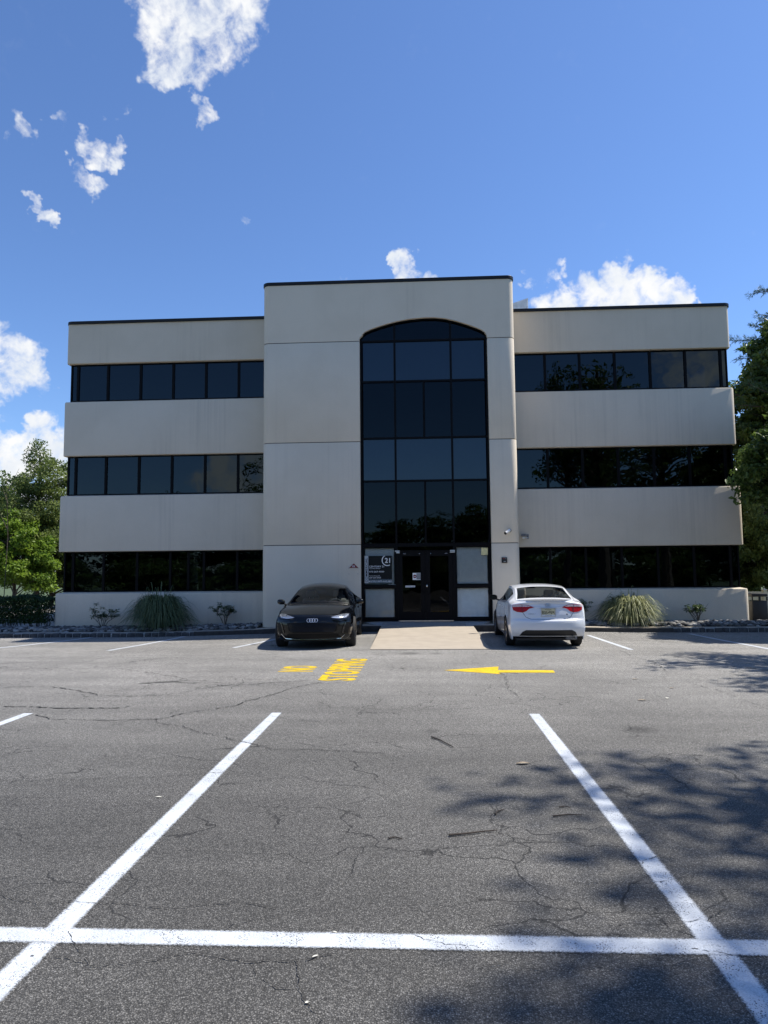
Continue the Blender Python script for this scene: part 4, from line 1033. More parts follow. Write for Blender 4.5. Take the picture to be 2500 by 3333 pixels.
audi.patch('lower_intake', [(-.58,.355),(-.66,.265),(.66,.265),(.58,.355),(.45,.370),(-.45,.370)], M['grille'], 'front', .004)
audi.seam([(-.74,.345),(-.64,.245),(-.3,.232),(0,.230),(.3,.232),(.64,.245),(.74,.345)], 'front', .008, M['chrome'], 'lip_highlight', .006)  # chrome strip stands in for the bright highlight along the lower lip
audi.seam([(-.70,.775),(-.35,.762),(0,.758),(.35,.762),(.70,.775)], 'front', .003)
em = None
for k in range(4):
    cx = (k-1.5)*.057; pts = []
    for j in range(21):
        a = 2*math.pi*j/20; x, z = cx+.0385*math.cos(a), .668+.0385*math.sin(a); h, d = audi.hit(x, z, 'front'); pts.append(h-d*.008)
    MB().tube(pts, .0055, 6, cap=False).build('emblem_ring', M['lens_bright'], audi.root, smooth=True)
# windshield edge trim and wiper, inside mirror
audi.seam([(-.72,.99),(-.4,1.025),(0,1.035),(.4,1.025),(.72,.99)], 'front', .012, M['black_plastic'], 'cowl_trim')
MB().box(-.12, .12, 2.02-LA/2, 2.05-LA/2, 1.22, 1.29).build('inside_mirror', M['cabin'], audi.root, bevel=.015)
for sd in (-1, 1):
    audi.seam([(sd*.785,.965),(sd*.71,1.13),(sd*.615,1.295)], 'front', .010, M['gloss_black'], 'pillar_trim', .002)
wl_ = 'right'
audi.seam([(1.55,.30),(1.50,.60),(1.56,.90)], 'right', .003); audi.seam([(2.66,.28),(2.66,.93)], 'right', .003); audi.seam([(3.45,.35),(3.65,.60),(3.68,.93)], 'right', .003)
for y in (2.45, 3.45): audi.patch('door_handle', [(y-.11,.83),(y+.11,.84),(y+.11,.865),(y-.11,.855)], M['black_paint'], 'right', .02)

# white sedan, tail towards the camera
LC = 4.60
pC = onY(1791, 1990, 15.33)
C_ = [(.2,.2),(.05,.25),(.01,.4),(.02,.55),(.08,.66),(.2,.74),(.5,.84),(.9,.925),(1.08,.96),(1.14,.985),(1.55,1.215),(1.92,1.385),(2.02,1.415),(2.45,1.45),(2.85,1.445),(3.2,1.41),(3.32,1.385),(3.68,1.24),(4.0,1.095),(4.06,1.075),(4.32,1.055),(4.43,1.045),(4.455,1.015),(4.44,.975),(4.47,.87),(4.505,.74),(4.52,.655),(4.575,.615),(4.59,.52),(4.585,.43),(4.54,.34),(4.46,.27)]
E_ = [(.62,.35,.2),(.74,.3,.25),(.79,.28,.4),(.80,.3,.55),(.80,.36,.64),(.79,.5,.70),(.78,.75,.80),(.77,1.0,.87),(.75,1.15,.91),(.73,1.25,.93),(.66,1.62,1.14),(.60,1.97,1.315),(.59,2.07,1.345),(.58,2.45,1.385),(.575,2.85,1.38),(.57,3.2,1.345),(.575,3.32,1.32),(.605,3.66,1.185),(.655,3.97,1.05),(.67,4.04,1.03),(.715,4.18,1.0),(.735,4.25,.985),(.755,4.27,.96),(.77,4.275,.925),(.80,4.28,.82),(.82,4.285,.72),(.83,4.29,.655),(.84,4.295,.615),(.85,4.30,.52),(.845,4.30,.43),(.825,4.28,.34),(.79,4.25,.27)]
ZM = lambda z: z if z < 1.06 else 1.06+(z-1.06)*.813
C_ = [(y, ZM(z)) for y, z in C_]; E_ = [(x*(1+.085*sstep(1.9, 2.4, y)*sstep(4.3, 4.0, y)), y+.09*sstep(4.05, 4.25, y), ZM(z)) for x, y, z in E_]
WtC = [(.3,.80),(.6,.845),(1.0,.87),(1.6,.88),(2.4,.88),(3.4,.885),(3.8,.88),(4.15,.875),(4.45,.855)]
SC_ = .95
cor = Car('parked_car', (pC.x, 15.36+LC/2*SC_, gz(pC.x, 17.5)), math.pi-R(.5), LC, C_, E_, 6, 21, (9, 11), (16, 18), WtC, [(.3,.68),(1.3,.90),(2.5,.94),(3.6,.985),(4.3,.98)], [(1.42, 2.28), (2.36, 3.28), (3.30, 3.62)], [(.92, .325, .355), (3.60, .325, .355)], M['white_car'], 'white sedan parked nose in right of the concrete ramp', px=3.0)
cor.root.scale = (SC_, SC_, SC_*1.06)
cor.wheels_all(.785, .205, M['rim_silver'], 5)
cor.cabin(1.38, 2.25, 3.05, M['seat_dark'], -1, seat_top=1.07)
MB().box(-.57, .57, 3.42-LC/2, 4.0-LC/2, .95, .985).build('parcel_shelf', M['cabin'], cor.root)
# rear view coordinates: x to the right as seen from behind = -local x
def rv(P): return [(-x, z) for x, z in P]
for sd in (-1, 1):
    f = lambda P: rv([(sd*x, z) for x, z in P])[::sd]
    tl = cor.patch('tail_light', f([(.815,.955),(.62,.962),(.44,.945),(.315,.898),(.43,.868),(.50,.815),(.575,.788),(.70,.800),(.785,.835)]), M['lens_red'], 'rear', .008)
    cor.patch('clear_lens', f([(.805,.952),(.62,.957),(.46,.940),(.38,.912),(.58,.912),(.80,.905)]), M['lens_clear'], 'rear', .012, .025, tl, .006)
    cor.seam(rv([(sd*.59,.958),(sd*.575,.792)]), 'rear', .0045, None, 'panel_gap', .012)
    cor.seam(rv([(sd*.575,.788),(sd*.51,.69),(sd*.40,.648),(sd*.2,.641),(0,.640)]), 'rear', .0045)
    cor.mirror(sd, .965, 1.50, 1.015, M['black_plastic'], .21, .14)
    cor.seam(rv([(sd*.60,1.33),(sd*.645,1.16),(sd*.69,1.035)]), 'rear', .004)
# boot spoiler lip
P = []
for k in range(21):
    x = -.66+1.32*k/20; h, d = cor.hit(x, 1.025, 'rear'); yb = h.y if h is not None else 4.42-LC/2
    P.append((x, yb+.035-.10*abs(x/.66)**3, 1.062-.02*abs(x/.66)**2.5))
MB().add([(x, y-.14, z+.004) for x, y, z in P]+[(x, y, z) for x, y, z in P]+[(x, y-.015, z-.028) for x, y, z in P]+[(x, y-.10, z-.035) for x, y, z in P],
   [(r_*21+k, r_*21+k+1, (r_+1)*21+k+1, (r_+1)*21+k) for r_ in range(3) for k in range(20)]).build('spoiler', M['white_car'], cor.root, smooth=True)
cor.patch('rear_diffuser', rv([(-.66,.285),(-.60,.375),(-.52,.415),(.52,.415),(.60,.375),(.66,.285)])[::-1], M['black_plastic'], 'rear', .006)
cor.seam(rv([(-.84,.60),(-.60,.585),(-.52,.57),(0,.565),(.52,.57),(.60,.585),(.84,.60)]), 'rear', .0022, M['plastic_white'], 'bumper_crease', -.001)
cor.patch('plate_recess', rv([(-.30,.885),(.30,.885),(.19,.70),(-.19,.70)])[::-1], M['white_car'], 'rear', -.004)
cor.seam(rv([(-.31,.893),(0,.890),(.31,.893)]), 'rear', .011, M['white_car'], 'trunk_handle', .006)
h, d = cor.hit(0, .79, 'rear'); y0 = h.y+.012
lp = MB().box(-.157, .157, y0-.006, y0, .705, .875).build('license_plate', M['plate'], cor.root, bevel=.003)
fr_ = MB()
for b in ((-.166,-.150,.697,.883),(.150,.166,.697,.883),(-.15,.15,.697,.712),(-.15,.15,.868,.883)): fr_.box(b[0], b[1], y0-.004, y0+.006, b[2], b[3])
fr_.build('plate_frame', M['steel'], lp)
pt = lambda x, z: (lambda u, v: Vector((-(x+u), y0+.003, z+v)))
for s_, x, z, wd, ht, b in (('E35', -.135, .752, .115, .070, .012), ('RJX', .022, .752, .115, .070, .012), ('New Jersey', -.075, .838, .15, .022, .008), ('Garden State', -.075, .717, .15, .022, .012)):
    text_mesh('lettering', s_, M['black'], wd, ht, pt(x, z), lp, b)
MB().box(-.007, .007, y0+.001, y0+.004, .772, .805).build('lettering', M['black'], lp)
h, d = cor.hit(.37, .755, 'rear')
text_mesh('lettering', 'COROLLA', M['plastic_grey'], .17, .020, lambda u, v: Vector((.45-u, h.y+.006, .748+v)), cor.root, .01)
h2, d = cor.hit(-.42, .75, 'rear'); MB().box(-.44, -.41, h2.y-.01, h2.y+.012, .735, .765).build('badge', M['plastic_grey'], cor.root, bevel=.004)
for rx, rz_, oz in ((.060, .036, 0), (.020, .036, 0), (.036, .014, .016)):
    pts = []
    for j in range(25):
        a = 2*math.pi*j/24; x, z = rx*math.cos(a), .945+oz+rz_*math.sin(a); h, d = cor.hit(x, z, 'rear'); pts.append(h-d*.008)
    MB().tube(pts, .0055, 6, cap=False).build('emblem_ring', M['steel'], cor.root, smooth=True)
MB().lathe([(.022, -.12), (.026, .03), (.022, .03), (.018, -.1)], 14, lambda a, b, c: (-.56+a, LC/2-.10+c, .255+b)).build('exhaust_pipe', M['steel'], cor.root, smooth=True)
MB().box(-.66, -.40, LC/2-.55, LC/2-.2, .19, .32).build('muffler', M['plastic_grey'], cor.root, bevel=.04)
MB().box(-.11, .11, 1.85-LC/2, 1.88-LC/2, 1.24, 1.30).build('inside_mirror', M['cabin'], cor.root, bevel=.015)
cor.seam([(2.32,.30),(2.32,.93)], 'right', .003); cor.seam([(1.38,.30),(1.36,.6),(1.42,.88)], 'right', .003); cor.seam([(3.22,.42),(3.40,.70),(3.45,.95)], 'right', .003)
cor.seam([(1.3,.44),(2.4,.42),(3.15,.43)], 'right', .004, M['plastic_grey'], 'side_crease')
for y in (2.15, 3.1): cor.patch('door_handle', [(y-.11,.83),(y+.11,.84),(y+.11,.868),(y-.11,.858)], M['white_car'], 'right', .025)
cor.patch('fuel_door', [(3.75,.80),(3.92,.81),(3.92,.95),(3.78,.95)], M['white_car'], 'right', .003)

# ------------------------------------------------------------------ vegetation
def rot_basis(rr, n, upbias=.0):
    d = rr.normal(size=(n, 3)); d[:, 2] += upbias; d /= np.linalg.norm(d, axis=1, keepdims=True)
    a = np.cross(d, rr.normal(size=(n, 3))); a /= np.linalg.norm(a, axis=1, keepdims=True)+1e-9
    return a, np.cross(d, a), d
def leaves(centers, size, rr, aspect=.5, droop=.0, var=.35, upbias=.6, fold=.18):
    """leaf blades: folded diamonds, two quads' worth of faces per leaf"""
    n = len(centers); a, b, d = rot_basis(rr, n, upbias)
    if droop: a[:, 2] -= droop; a /= np.linalg.norm(a, axis=1, keepdims=True); b = np.cross(d, a)
    L = (size*(1+var*rr.normal(size=n))).clip(size*.4, size*1.9)[:, None]; w_ = L*aspect
    p0 = centers-a*L*.5; p2 = centers+a*L*.5; m1 = centers+b*w_*.5-a*L*.08+d*L*fold; m2 = centers-b*w_*.5-a*L*.08+d*L*fold
    V = np.stack([p0, m1, p2, m2], 1).reshape(-1, 3)
    i = np.arange(n)[:, None]*4
    Fc = np.concatenate([i+np.array([0, 1, 2]), i+np.array([0, 2, 3])], 0)
    r_ = np.repeat(rr.random(n), 4)
    return V, Fc, r_
def crown_points(rr, clumps, per, spread):
    C = np.repeat(np.array(clumps), per, axis=0); n = len(C)
    g = rr.normal(size=(n, 3)); g /= np.linalg.norm(g, axis=1, keepdims=True); rad = rr.random(n)[:, None]**.45
    return C+g*rad*np.array(spread)
def make_tree(name, seed, H, trunk_h, lobes, nclump, per, spread, leaf, mat, tr=.16, aspect=.5, droop=.0, loc=(0,0,0), label='', group=None, bare=0, lean=(0, 0)):
    rr = np.random.default_rng(seed); root = empty(name, loc, world=False, label=label, cat='tree', group=group)
    cl = []
    tot = sum(l[3]*l[4]*l[5] for l in lobes)
    for lx, ly, lz, ax, ay, az in lobes:
        k = max(4, int(nclump*ax*ay*az/tot))
        g = rr.normal(size=(k, 3)); g /= np.linalg.norm(g, axis=1, keepdims=True); rad = rr.uniform(.25, 1.0, k)[:, None]**.55
        cl += (np.array([lx, ly, lz])+g*rad*np.array([ax, ay, az])).tolist()
    P = crown_points(rr, cl, per, spread)
    V, Fc, at = leaves(P, leaf, rr, aspect, droop)
    # whole clumps differ in tone a little, leaf by leaf they differ more
    ct = np.repeat(np.repeat(rr.random(len(cl)), per), 4); at = np.clip(.6*at+.4*ct, 0, 1)
    npmesh('crown', V, Fc, mat, root, attrs={'rnd': at})
    mb = MB(); tx, ty = lean
    tp = [(0, 0, -.1), (tx*.15+.04, ty*.15, trunk_h*.5), (tx*.5, ty*.5+.05, trunk_h), (tx*.8, ty*.8, (trunk_h+H)*.55), (tx, ty, H*.88)]
    mb.tube(tp, [tr*1.25, tr, tr*.85, tr*.5, tr*.15], 8)
    for c in cl[::max(1, len(cl)//70)]:
        c = Vector(c); t = min(.85, max(.15, (c.z-trunk_h*.4)/(H)))
        s = Vector((tx*t, ty*t, max(trunk_h*.7, min(H*.8, c.z-.35*Vector((c.x, c.y)).length-.2))))
        mid = s.lerp(c, .5)+Vector((rr.normal(0, .12), rr.normal(0, .12), rr.normal(.1, .12)))
        mb.tube([s, mid, c], [tr*.32, tr*.17, tr*.05], 5, cap=False)
    mb.build('trunk', M['bark'], root, smooth=True)
    return root
def copy_tree(o, loc, rz, label, group=None, sc_=(1,1,1)):
    c = o.copy(); col.objects.link(c); c.location = loc; c.rotation_euler = (0, 0, rz); c.scale = sc_; c['label'] = label
    if group: c['group'] = group
    for ch in [k for k in o.children]:
        d = ch.copy(); col.objects.link(d); d.parent = c
    return c
def pine(name, seed, H, r0, z0, loc, label, ntier=16):
    rr = np.random.default_rng(seed); root = empty(name, loc, world=False, label=label, cat='tree')
    mb = MB(); mb.tube([(0, 0, -.1), (.05, 0, H*.5), (0, .05, H)], [.2, .13, .03], 8); pts = []; dirs_ = []
    for t in range(ntier):
        z = z0+(H-z0)*t/ntier; ln = r0*(1-.85*(t/ntier)**1.3)
        for k in range(7):
            a = rr.uniform(0, 6.28)
            if math.cos(a) < .1 and (12.0 < z < 13.1 or z > 13.9): continue
            l = ln*rr.uniform(.6, 1.1); d = np.array([math.cos(a), math.sin(a), rr.uniform(.0, .3)])
            s = np.array([0, 0, z]); e_ = s+d*l
            mb.tube([s, s+d*l*.6+[0, 0, -.08], e_], [.04, .025, .008], 5, cap=False)
            for q in np.linspace(.35, 1, max(3, int(l*5))):
                c = s+d*l*q
                for j in range(3):
                    tw = d+rr.normal(0, .55, 3); tw /= np.linalg.norm(tw); tip = c+tw*rr.uniform(.12, .3)
                    for nn_ in range(16): pts.append(c+(tip-c)*rr.random()); dirs_.append(tw+rr.normal(0, .6, 3))
    pts = np.array(pts); d = np.array(dirs_); d /= np.linalg.norm(d, axis=1, keepdims=True); n = len(pts)
    b = np.cross(d, rr.normal(size=(n, 3))); b /= np.linalg.norm(b, axis=1, keepdims=True)
    L = rr.uniform(.10, .17, n)[:, None]; V = np.stack([pts, pts+d*L*.5+b*.008, pts+d*L, pts+d*L*.5-b*.008], 1).reshape(-1, 3)
    i = np.arange(n)[:, None]*4
    npmesh('crown', V, i+np.array([0, 1, 2, 3]), M['needle'], root, attrs={'rnd': np.repeat(rr.random(n), 4)})
    mb.build('trunk', M['bark'], root, smooth=True); return root

lobA = [(0,0,4.8,2.2,2.2,1.6), (-1.2,.3,3.5,1.8,1.7,1.3), (1.3,-.3,3.8,1.9,1.7,1.4), (.2,.2,6.3,1.2,1.2,1.0)]
# left of the building
def at(px, Y, z=0.0): p = onY(px, 1900, Y); return (p.x, Y, z)
T1 = make_tree('leafy_tree', 11, 7.2, 1.2, [(0,0,3.4,1.9,1.8,1.9), (.2,0,5.4,1.3,1.2,1.2), (-.8,.2,4.6,1.2,1.1,1.1), (1.0,.2,4.3,1.0,1.0,1.3), (.1,0,6.6,.55,.5,.7)], 200, 150, (.36,.36,.26), .105, M['leaf_mid'], .10, .42, .25, at(118, 36, -.2), 'tall light green tree just behind the left end of the building')
T2 = make_tree('leafy_tree', 12, 3.9, .5, [(0,0,2.1,1.5,1.2,1.3), (.8,-.2,1.6,1.1,1.0,1.0), (-.7,0,2.6,1.0,1.0,.9), (0,.1,3.2,.8,.8,.5)], 150, 150, (.32,.32,.20), .11, M['leaf_bright'], .08, .6, .15, at(45, 34, -.2), 'low bright green maple behind the hedge at the far left')
T3 = make_tree('leafy_tree', 13, 7.0, 1.0, [(0,0,4.4,1.9,1.8,1.8), (.4,0,2.2,1.6,1.5,1.2), (-1,0,3.2,1.5,1.4,1.4)], 150, 130, (.45,.45,.35), .15, M['leaf_dark'], .13, .5, .2, at(-60, 40, -.2), 'dark tree at the left picture edge behind the lighter ones')
T4 = make_tree('leafy_tree', 14, 4.2, .6, [(0,0,2.2,1.6,1.3,1.6), (1.1,.2,1.8,1.2,1.2,1.1)], 120, 150, (.34,.34,.26), .12, M['leaf_mid'], .08, .45, .2, at(165, 37.0, -.2), 'small tree low against the left end wall of the building')
for o_, q in ((T1, 1.27), (T2, 1.35), (T3, 1.3), (T4, 1.42)): o_.scale = (q, q, q)
for k, px in enumerate((12,)):
    p = at(px, 26.5, -.2); mb = MB()
    mb.tube([(p[0], p[1], -.2), (p[0]+.1, p[1], 3.2), (p[0]-.05, p[1], 5.6+k*1.2)], [.018, .012, .004], 6)
    for j in range(5): mb.tube([(p[0]+.05, p[1], 3+j*.5), (p[0]+.05+(-1)**j*.35, p[1]+.1, 3.5+j*.6)], [.015, .004], 5)
    mb.build('bare_sapling', M['bark'], label=('slender bare sapling rising left of the tall green tree', 'taller bare sapling at the far left edge')[k], cat='sapling')
# right of the building
make_tree('leafy_tree', 21, 6.9, 1.6, [(0,0,4.8,2.1,2.2,1.6), (-.8,-.2,4.0,1.5,1.6,1.0), (-.1,0,6.0,1.4,1.3,.9), (.8,.8,4.0,1.8,1.7,1.3)], 260, 190, (.38,.38,.26), .14, M['leaf_dark'], .15, .48, .25, (11.15, 19.6, 0), 'dense dark green tree whose branches cover the right end of the building')
make_tree('leafy_tree', 22, 12.0, 2.0, [(0,0,8.0,3.0,2.8,2.8), (-.8,0,10.4,1.8,1.7,1.4), (-1.3,0,6.6,1.9,1.8,1.7)], 240, 210, (.50,.50,.38), .19, M['leaf_dark'], .22, .5, .2, (15.3, 28.5, -.2), 'tall dark tree behind the upper right corner of the building')
make_tree('leafy_tree', 23, 6.5, .6, [(0,0,3.4,2.0,1.8,2.2), (-1.0,-.4,2.0,1.4,1.3,1.3), (1.2,0,2.2,1.5,1.4,1.5)], 210, 190, (.38,.38,.28), .14, M['leaf_mid'], .1, .42, .3, (13.2, 27.5, -.2), 'light green tree behind the cream fence at the right edge')
pine('pine_tree', 31, 17.5, 3.6, 6.0, (15.1, 27.5, -.2), 'tall pine whose branch tips reach in at the upper right edge')
copy_tree(T2, (12.4, 30.0, -.2), 1.0, 'low bush filling the gap behind the litter bin', None, (1.3, 1.3, 1.3))
copy_tree(T2, (15.0, 32.0, -.2), 2.4, 'bush under the pines at the right edge', None, (1.9, 1.9, 1.9))
# beside and behind the viewer: they throw the shade on the stalls and are mirrored in the windows
S1 = make_tree('shade_tree', 41, 14.0, 4.0, [(0,0,9.5,3.6,3.4,3.0), (-1.4,.8,7.6,2.2,2.0,1.6), (1.2,-1.0,11.4,2.2,2.0,1.8), (-.6,-1.5,12.4,1.5,1.4,1.1)], 120, 44, (.70,.70,.50), .22, M['leaf_dark'], .28, .5, .2, (9.7, 5.8, 0), 'tall tree right of the stalls whose shade falls on the near asphalt', 'trees around the lot')
copy_tree(S1, (10.4, 13.4, 0), 2.1, 'tree right of the lane whose shade touches the asphalt at the right edge', 'trees around the lot', (.78, .78, .62))
for k, (x, y, rz, s, lab) in enumerate(((-11.5, -17, .7, (1.25, 1.2, .98), 'broad tree mirrored in the middle left windows beside the tower'), (-24, -19, 2.6, (1.3, 1.2, .68), 'low tree mirrored at the left of the middle left windows'), (-36, -12, 4, (1.3, 1.3, .72), 'tree mirrored at the far left of the lower windows'),
   (4, -25, 1.3, (1.4, 1.2, .60), 'low tree mirrored in the lower panes of the entrance tower'), (17, -20, 5.1, (1.4, 1.3, .95), 'tree mirrored in the middle right windows'), (29, -12, 3.3, (1.3, 1.3, .98), 'tree mirrored at the right end of the right windows'), (21, 1.5, .2, (1.1, 1.1, .92), 'tree mirrored in the last panes at the right corner'))):
    copy_tree(S1, (x, y, -.2), rz, lab, 'trees around the lot', s)

belt = ('left end', 'left corner', 'left bays', 'bays left of the tower', 'entrance doors', 'bays right of the tower', 'middle right bays', 'right bays', 'right corner')
for k, w_ in enumerate(belt):
    x = -34+k*8.3; y = -24+abs(k-4)*1.6
    copy_tree(T3, (x, y, -.6), k*1.7, 'dark tree mirrored in the ground-floor glass of the '+w_, 'tree belt behind the viewer', (2.6, 2.4, 1.1+.05*(k % 3)))
    copy_tree(T3, (x+4, y+7, -2.4), k*2.3, 'bush mirrored low in the ground-floor glass of the '+w_, 'bushes behind the viewer', (2.4, 1.9, .85))
copy_tree(S1, (8.2, 4.1, 0), 4.0, 'slimmer tree right of the viewer whose shade covers the bottom edge', 'trees around the lot', (.5, .5, 1.0))

# hedge at the left end
hd = empty('clipped_hedge', at(60, 21.9, -.1), world=False, label='dark clipped hedge with bare lower stems at the left end of the building', cat='hedge')
rr = np.random.default_rng(5); n = 42000
xs = rr.uniform(-4.5, 1.28, n); ys = rr.uniform(-.55, .55, n); zs = rr.uniform(.28, 1.02, n)
fc = rr.integers(0, 3, n); sh = rr.normal(0, .035, n)+.03*np.sin(xs*5)+.03*np.sin(xs*2.3+1)
ys = np.where(fc == 0, -.55+sh, ys); zs = np.where(fc == 1, 1.05+sh-.06*(np.abs(ys)/.55)**3, zs)
V, Fc, at_ = leaves(np.stack([xs, ys, zs], 1), .055, rr, .5)
npmesh('foliage', V, Fc, M['hedge'], hd, attrs={'rnd': at_})
mb = MB()
for k in range(30):
    x = -4.3+k*.19+rr.uniform(-.06, .06); y = rr.uniform(-.35, .3)
    for j in range(3): mb.tube([(x, y, -.12), (x+rr.normal(0, .07), y+rr.normal(0, .07), .25), (x+rr.normal(0, .2), y+rr.normal(0, .15), .6)], [.018, .012, .006], 5)
mb.build('stems', M['stem'], hd)

def clump(name, loc, seed, n, Rr, H, mat, label, lean=0.0):
    """fountain grass: arching ribbons"""
    rr = np.random.default_rng(seed); V = []; Fc = []; at_ = []; S = 7
    for i in range(n):
        a = rr.uniform(0, 2*math.pi); base = np.array([math.cos(a), math.sin(a), 0])*rr.uniform(0, 1)**.5*.30*Rr
        hp = H*(.30+.70*rr.random()**.8); out = Rr*math.sqrt(max(.03, 1-(.93*hp/H)**2))*rr.uniform(.35, 1.05)+.10*Rr; end = max(.03, hp*rr.uniform(-.15, .62))
        if rr.random() < .03: hp *= 1.22; out *= .55; end = hp*rr.uniform(.5, .95)
        out *= 1+.22*math.sin(a*2+seed)
        d = np.array([math.cos(a+rr.normal(0, .2)), math.sin(a+rr.normal(0, .2)), 0]); sd = np.array([-d[1], d[0], 0]); wd = rr.uniform(.008, .016); v0 = rr.random(); tw = rr.normal(0, .5)
        b = len(V)
        for k in range(S):
            t = k/(S-1); x = 2*t*(1-t)*out*.42+t*t*out; z = 2*t*(1-t)*(hp*1.75-end*.35)+t*t*end
            p = base+d*x+np.array([0, 0, max(z, .02)]); q = sd*math.cos(tw*t)+np.array([0, 0, 1])*math.sin(tw*t)
            ww = wd*(1-.85*t**2)
            V += [p-q*ww, p+q*ww]; at_ += [v0*.8+.2*t]*2
        Fc += [(b+2*k, b+2*k+1, b+2*k+3, b+2*k+2) for k in range(S-1)]
    root = empty(name, loc, world=False, label=label, cat='ornamental grass')
    npmesh('blades', V, Fc, mat, root, attrs={'rnd': at_}); return root
def bed(px, Y): p = onY(px, 2000, Y); return (p.x, Y, ktop(p.x)+.02)
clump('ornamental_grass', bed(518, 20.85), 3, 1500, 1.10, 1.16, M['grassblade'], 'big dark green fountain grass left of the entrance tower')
clump('ornamental_grass', bed(2048, 20.75), 4, 1150, 1.0, .95, M['grassblade_sunlit'], 'sunlit pale fountain grass in front of the right wing')
def shrub(loc, seed, H, label, spread=.45, nst=7, lean=0.0, nleaf=1.0):
    rr = np.random.default_rng(seed); root = empty('rhododendron_shrub', loc, world=False, label=label, cat='shrub'); mb = MB(); tips = []
    for i in range(nst):
        a = 2*math.pi*i/nst+rr.normal(0, .25); o = spread*rr.uniform(.35, 1.0); h = H*rr.uniform(.55, .95)
        e_ = np.array([math.cos(a)*o+lean, math.sin(a)*o*.6, h]); m_ = e_*np.array([.38, .38, .5])+rr.normal(0, .02, 3)
        mb.tube([(0, 0, -.03), m_, e_], [.012, .009, .006], 5)
        tips.append(e_)
        for j in range(3):
            s = m_+(e_-m_)*rr.uniform(.1, .8); t = s+np.array([rr.normal(0, .12), rr.normal(0, .1), rr.uniform(.08, .24)])
            mb.tube([s, t], [.006, .004], 5); tips.append(t)
    mb.build('stems', M['stem'], root)
    V = []; Fc = []; at_ = []
    for t in tips:
        if rr.random() > nleaf: continue
        for w_ in range(2):
            for k in range(8):
                a = 2*math.pi*k/8+rr.normal(0, .25); el = rr.uniform(-.35, .45)-.2*w_; d = np.array([math.cos(a)*math.cos(el), math.sin(a)*math.cos(el), math.sin(el)]); L = rr.uniform(.075, .12); s_ = np.array([-math.sin(a), math.cos(a), 0])*L*.16; b = len(V); c = t-np.array([0, 0, .03*w_])
                V += [c+d*.01, c+d*L*.5+s_+[0, 0, .006], c+d*L-[0, 0, .012], c+d*L*.5-s_+[0, 0, .006]]; Fc.append((b, b+1, b+2, b+3)); at_ += [rr.random()*.7+.3*(t[2] > H*.75)]*4
    npmesh('leaves', V, Fc, M['rhodo'], root, attrs={'rnd': at_}); return root
shrub(bed(335, 21.05), 1, .70, 'leafy rhododendron nearest the left end of the building', .46, 7, .02)
shrub(bed(733, 21.05), 2, .70, 'thin-stemmed rhododendron between the big grass and the tower', .40, 7)
shrub(bed(1886, 21.0), 3, .75, 'rhododendron half hidden behind the white sedan', .40, 7)
shrub(bed(2270, 21.05), 6, .66, 'sparse half-bare rhododendron near the right end of the building', .44, 9, 0, .62)

# ------------------------------------------------------------------ small things
p = bed(145, 20.55)
MB().box(p[0]-.45, p[0]+.42, 20.36, 20.85, p[2]-.06, p[2]+.07).build('concrete_pad', M['kerbconc'], bevel=.015, label='flat concrete pad lying in the stones at the left end', cat='concrete pad')
# litter bin
q = onY(2464, 2000, 22.3); bx, by = q.x, 22.3
bn = empty('litter_bin', (bx, by, -.05), label='black litter bin with side openings at the right end of the building', cat='bin')
ow = .235
MB().box(bx-ow, bx+ow, by-ow, by+ow, -.05, .70).build('body', M['black_plastic'], bn, bevel=.03, smooth=True)
hd_ = MB()
for sx in (-1, 1):
    for sy in (-1, 1): hd_.box(bx+sx*ow-(.035 if sx > 0 else 0), bx+sx*ow+(0 if sx > 0 else .035), by+sy*ow-(.035 if sy > 0 else 0), by+sy*ow+(0 if sy > 0 else .035), .70, .82)
hd_.box(bx-.03, bx+.03, by-ow, by-ow+.03, .70, .82); hd_.build('lid_post', M['black_plastic'], bn)
MB().box(bx-ow-.01, bx+ow+.01, by-ow-.01, by+ow+.01, .821, .93).build('lid', M['black_plastic'], bn, bevel=.04, smooth=True)
# cream fence
fx = onY(2484, 1932, 25).x; fn = empty('vinyl_fence', (fx, 25, -.2), label='cream vinyl fence behind the litter bin at the right', cat='fence')
for k in range(4):
    x = 9.9+k*2.0
    MB().box(x-.065, x+.065, 24.93, 25.06, -.2, .93).build('post', M['vinyl'], fn); MB().add([(x-.085, 24.91, .93), (x+.085, 24.91, .93), (x+.085, 25.08, .93), (x-.085, 25.08, .93), (x, 24.995, 1.0)], [(3,2,1,0), (0,1,4), (1,2,4), (2,3,4), (3,0,4)]).build('post_cap', M['vinyl'], fn)
    if k < 3:
        MB().box(x+.07, x+1.93, 24.96, 25.03, .76, .88).build('rail', M['vinyl'], fn); MB().box(x+.07, x+1.93, 24.965, 25.025, -.2, -.08).build('rail', M['vinyl'], fn)
        for j in range(9): a = x+.07+j*.2067; MB().box(a+.002, a+.2047, 24.975, 25.01, -.08, .76).build('board', M['vinyl'], fn)
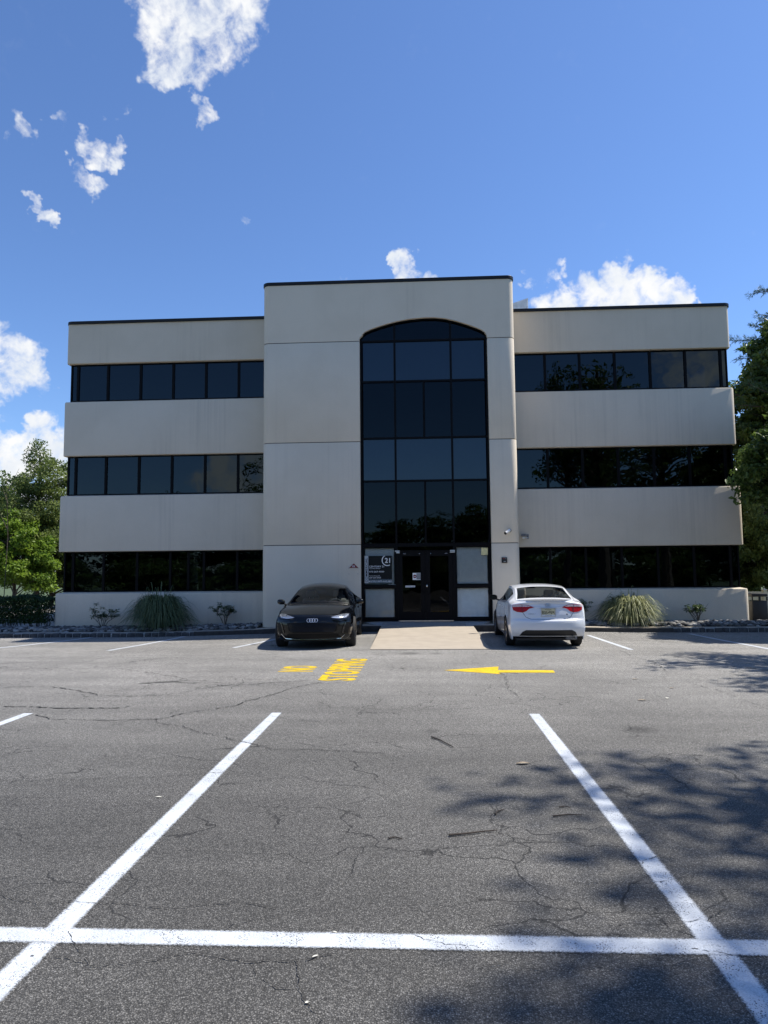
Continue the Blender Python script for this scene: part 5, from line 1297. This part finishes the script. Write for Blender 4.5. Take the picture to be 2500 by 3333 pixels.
# twigs and leaves on the asphalt
def twig(pxs, rad, label):
    P = [onG(*q) for q in pxs]; n = len(P)
    MB().tube([(v.x, v.y, gz(v.x, v.y)+rad*.9+.004) for v in P], [rad*(1-.5*i/(n-1)) for i in range(n)], 6).build('twig', M['twig'], label=label, cat='twig')
twig([(1462,2723),(1510,2719),(1560,2713),(1618,2707)], .008, 'longest straight dark twig on the asphalt in the near stall')
twig([(1612,2655),(1620,2645),(1640,2639)], .007, 'short bent twig just above the longest twig')
twig([(1800,2660),(1850,2655),(1895,2657)], .006, 'thin twig beside the right white stall line')
twig([(1405,2402),(1430,2411),(1455,2424),(1475,2435)], .009, 'forked twig in the middle of the near stall, farther off')
twig([(1265,2733),(1285,2729),(1308,2734)], .006, 'small twig left of the longest twig')
twig([(1820,2630),(1840,2628),(1855,2632)], .005, 'tiny twig right of the bent twig')
def litter(px, py, L, wd, rz, mat, label):
    p = onG(px, py); rr_ = random.Random(px); V = []; n = 9
    for k in range(n):
        t = k/(n-1); w_ = wd*math.sin(math.pi*min(1, t*.92+.04))**.8; lift = .006+.05*math.sin(math.pi*t)*L
        for s in (-1, 0, 1): u, v = (t-.5)*L, s*w_/2; V.append((p.x+u*math.cos(rz)-v*math.sin(rz), p.y+u*math.sin(rz)+v*math.cos(rz), gz(p.x, p.y)+lift+abs(s)*wd*.12))
    fs = [(3*k+j, 3*k+j+1, 3*k+4+j, 3*k+3+j) for k in range(n-1) for j in (0, 1)]
    MB().add(V, fs).build('fallen_leaf', mat, smooth=True, label=label, cat='leaf')
litter(1702, 2488, .12, .05, .1, M['dryleaf'], 'dry curled leaf left of the right stall line')
litter(2090, 2281, .11, .05, .2, M['dryleaf'], 'largest dry leaf on the lane at the right')
litter(2172, 2274, .07, .04, 1.2, M['petal'], 'pale leaf scrap on the lane at the right')
litter(2187, 2241, .07, .035, .4, M['dryleaf'], 'small dark leaf on the lane above the pale scrap')
litter(2066, 2212, .08, .04, 0, M['dryleaf'], 'leaf on the lane nearest the white sedan')
litter(516, 2597, .05, .018, .1, M['petal'], 'tiny pale leaf left of the left stall line')
litter(1026, 3117, .030, .012, .6, M['petal'], 'narrow pale leaf just below the cross line')
litter(1090, 3038, .028, .010, -.5, M['petal'], 'narrow pale leaf lying on the cross line')
litter(1000, 3268, .018, .014, .5, M['petal'], 'smallest pale scrap near the bottom edge')
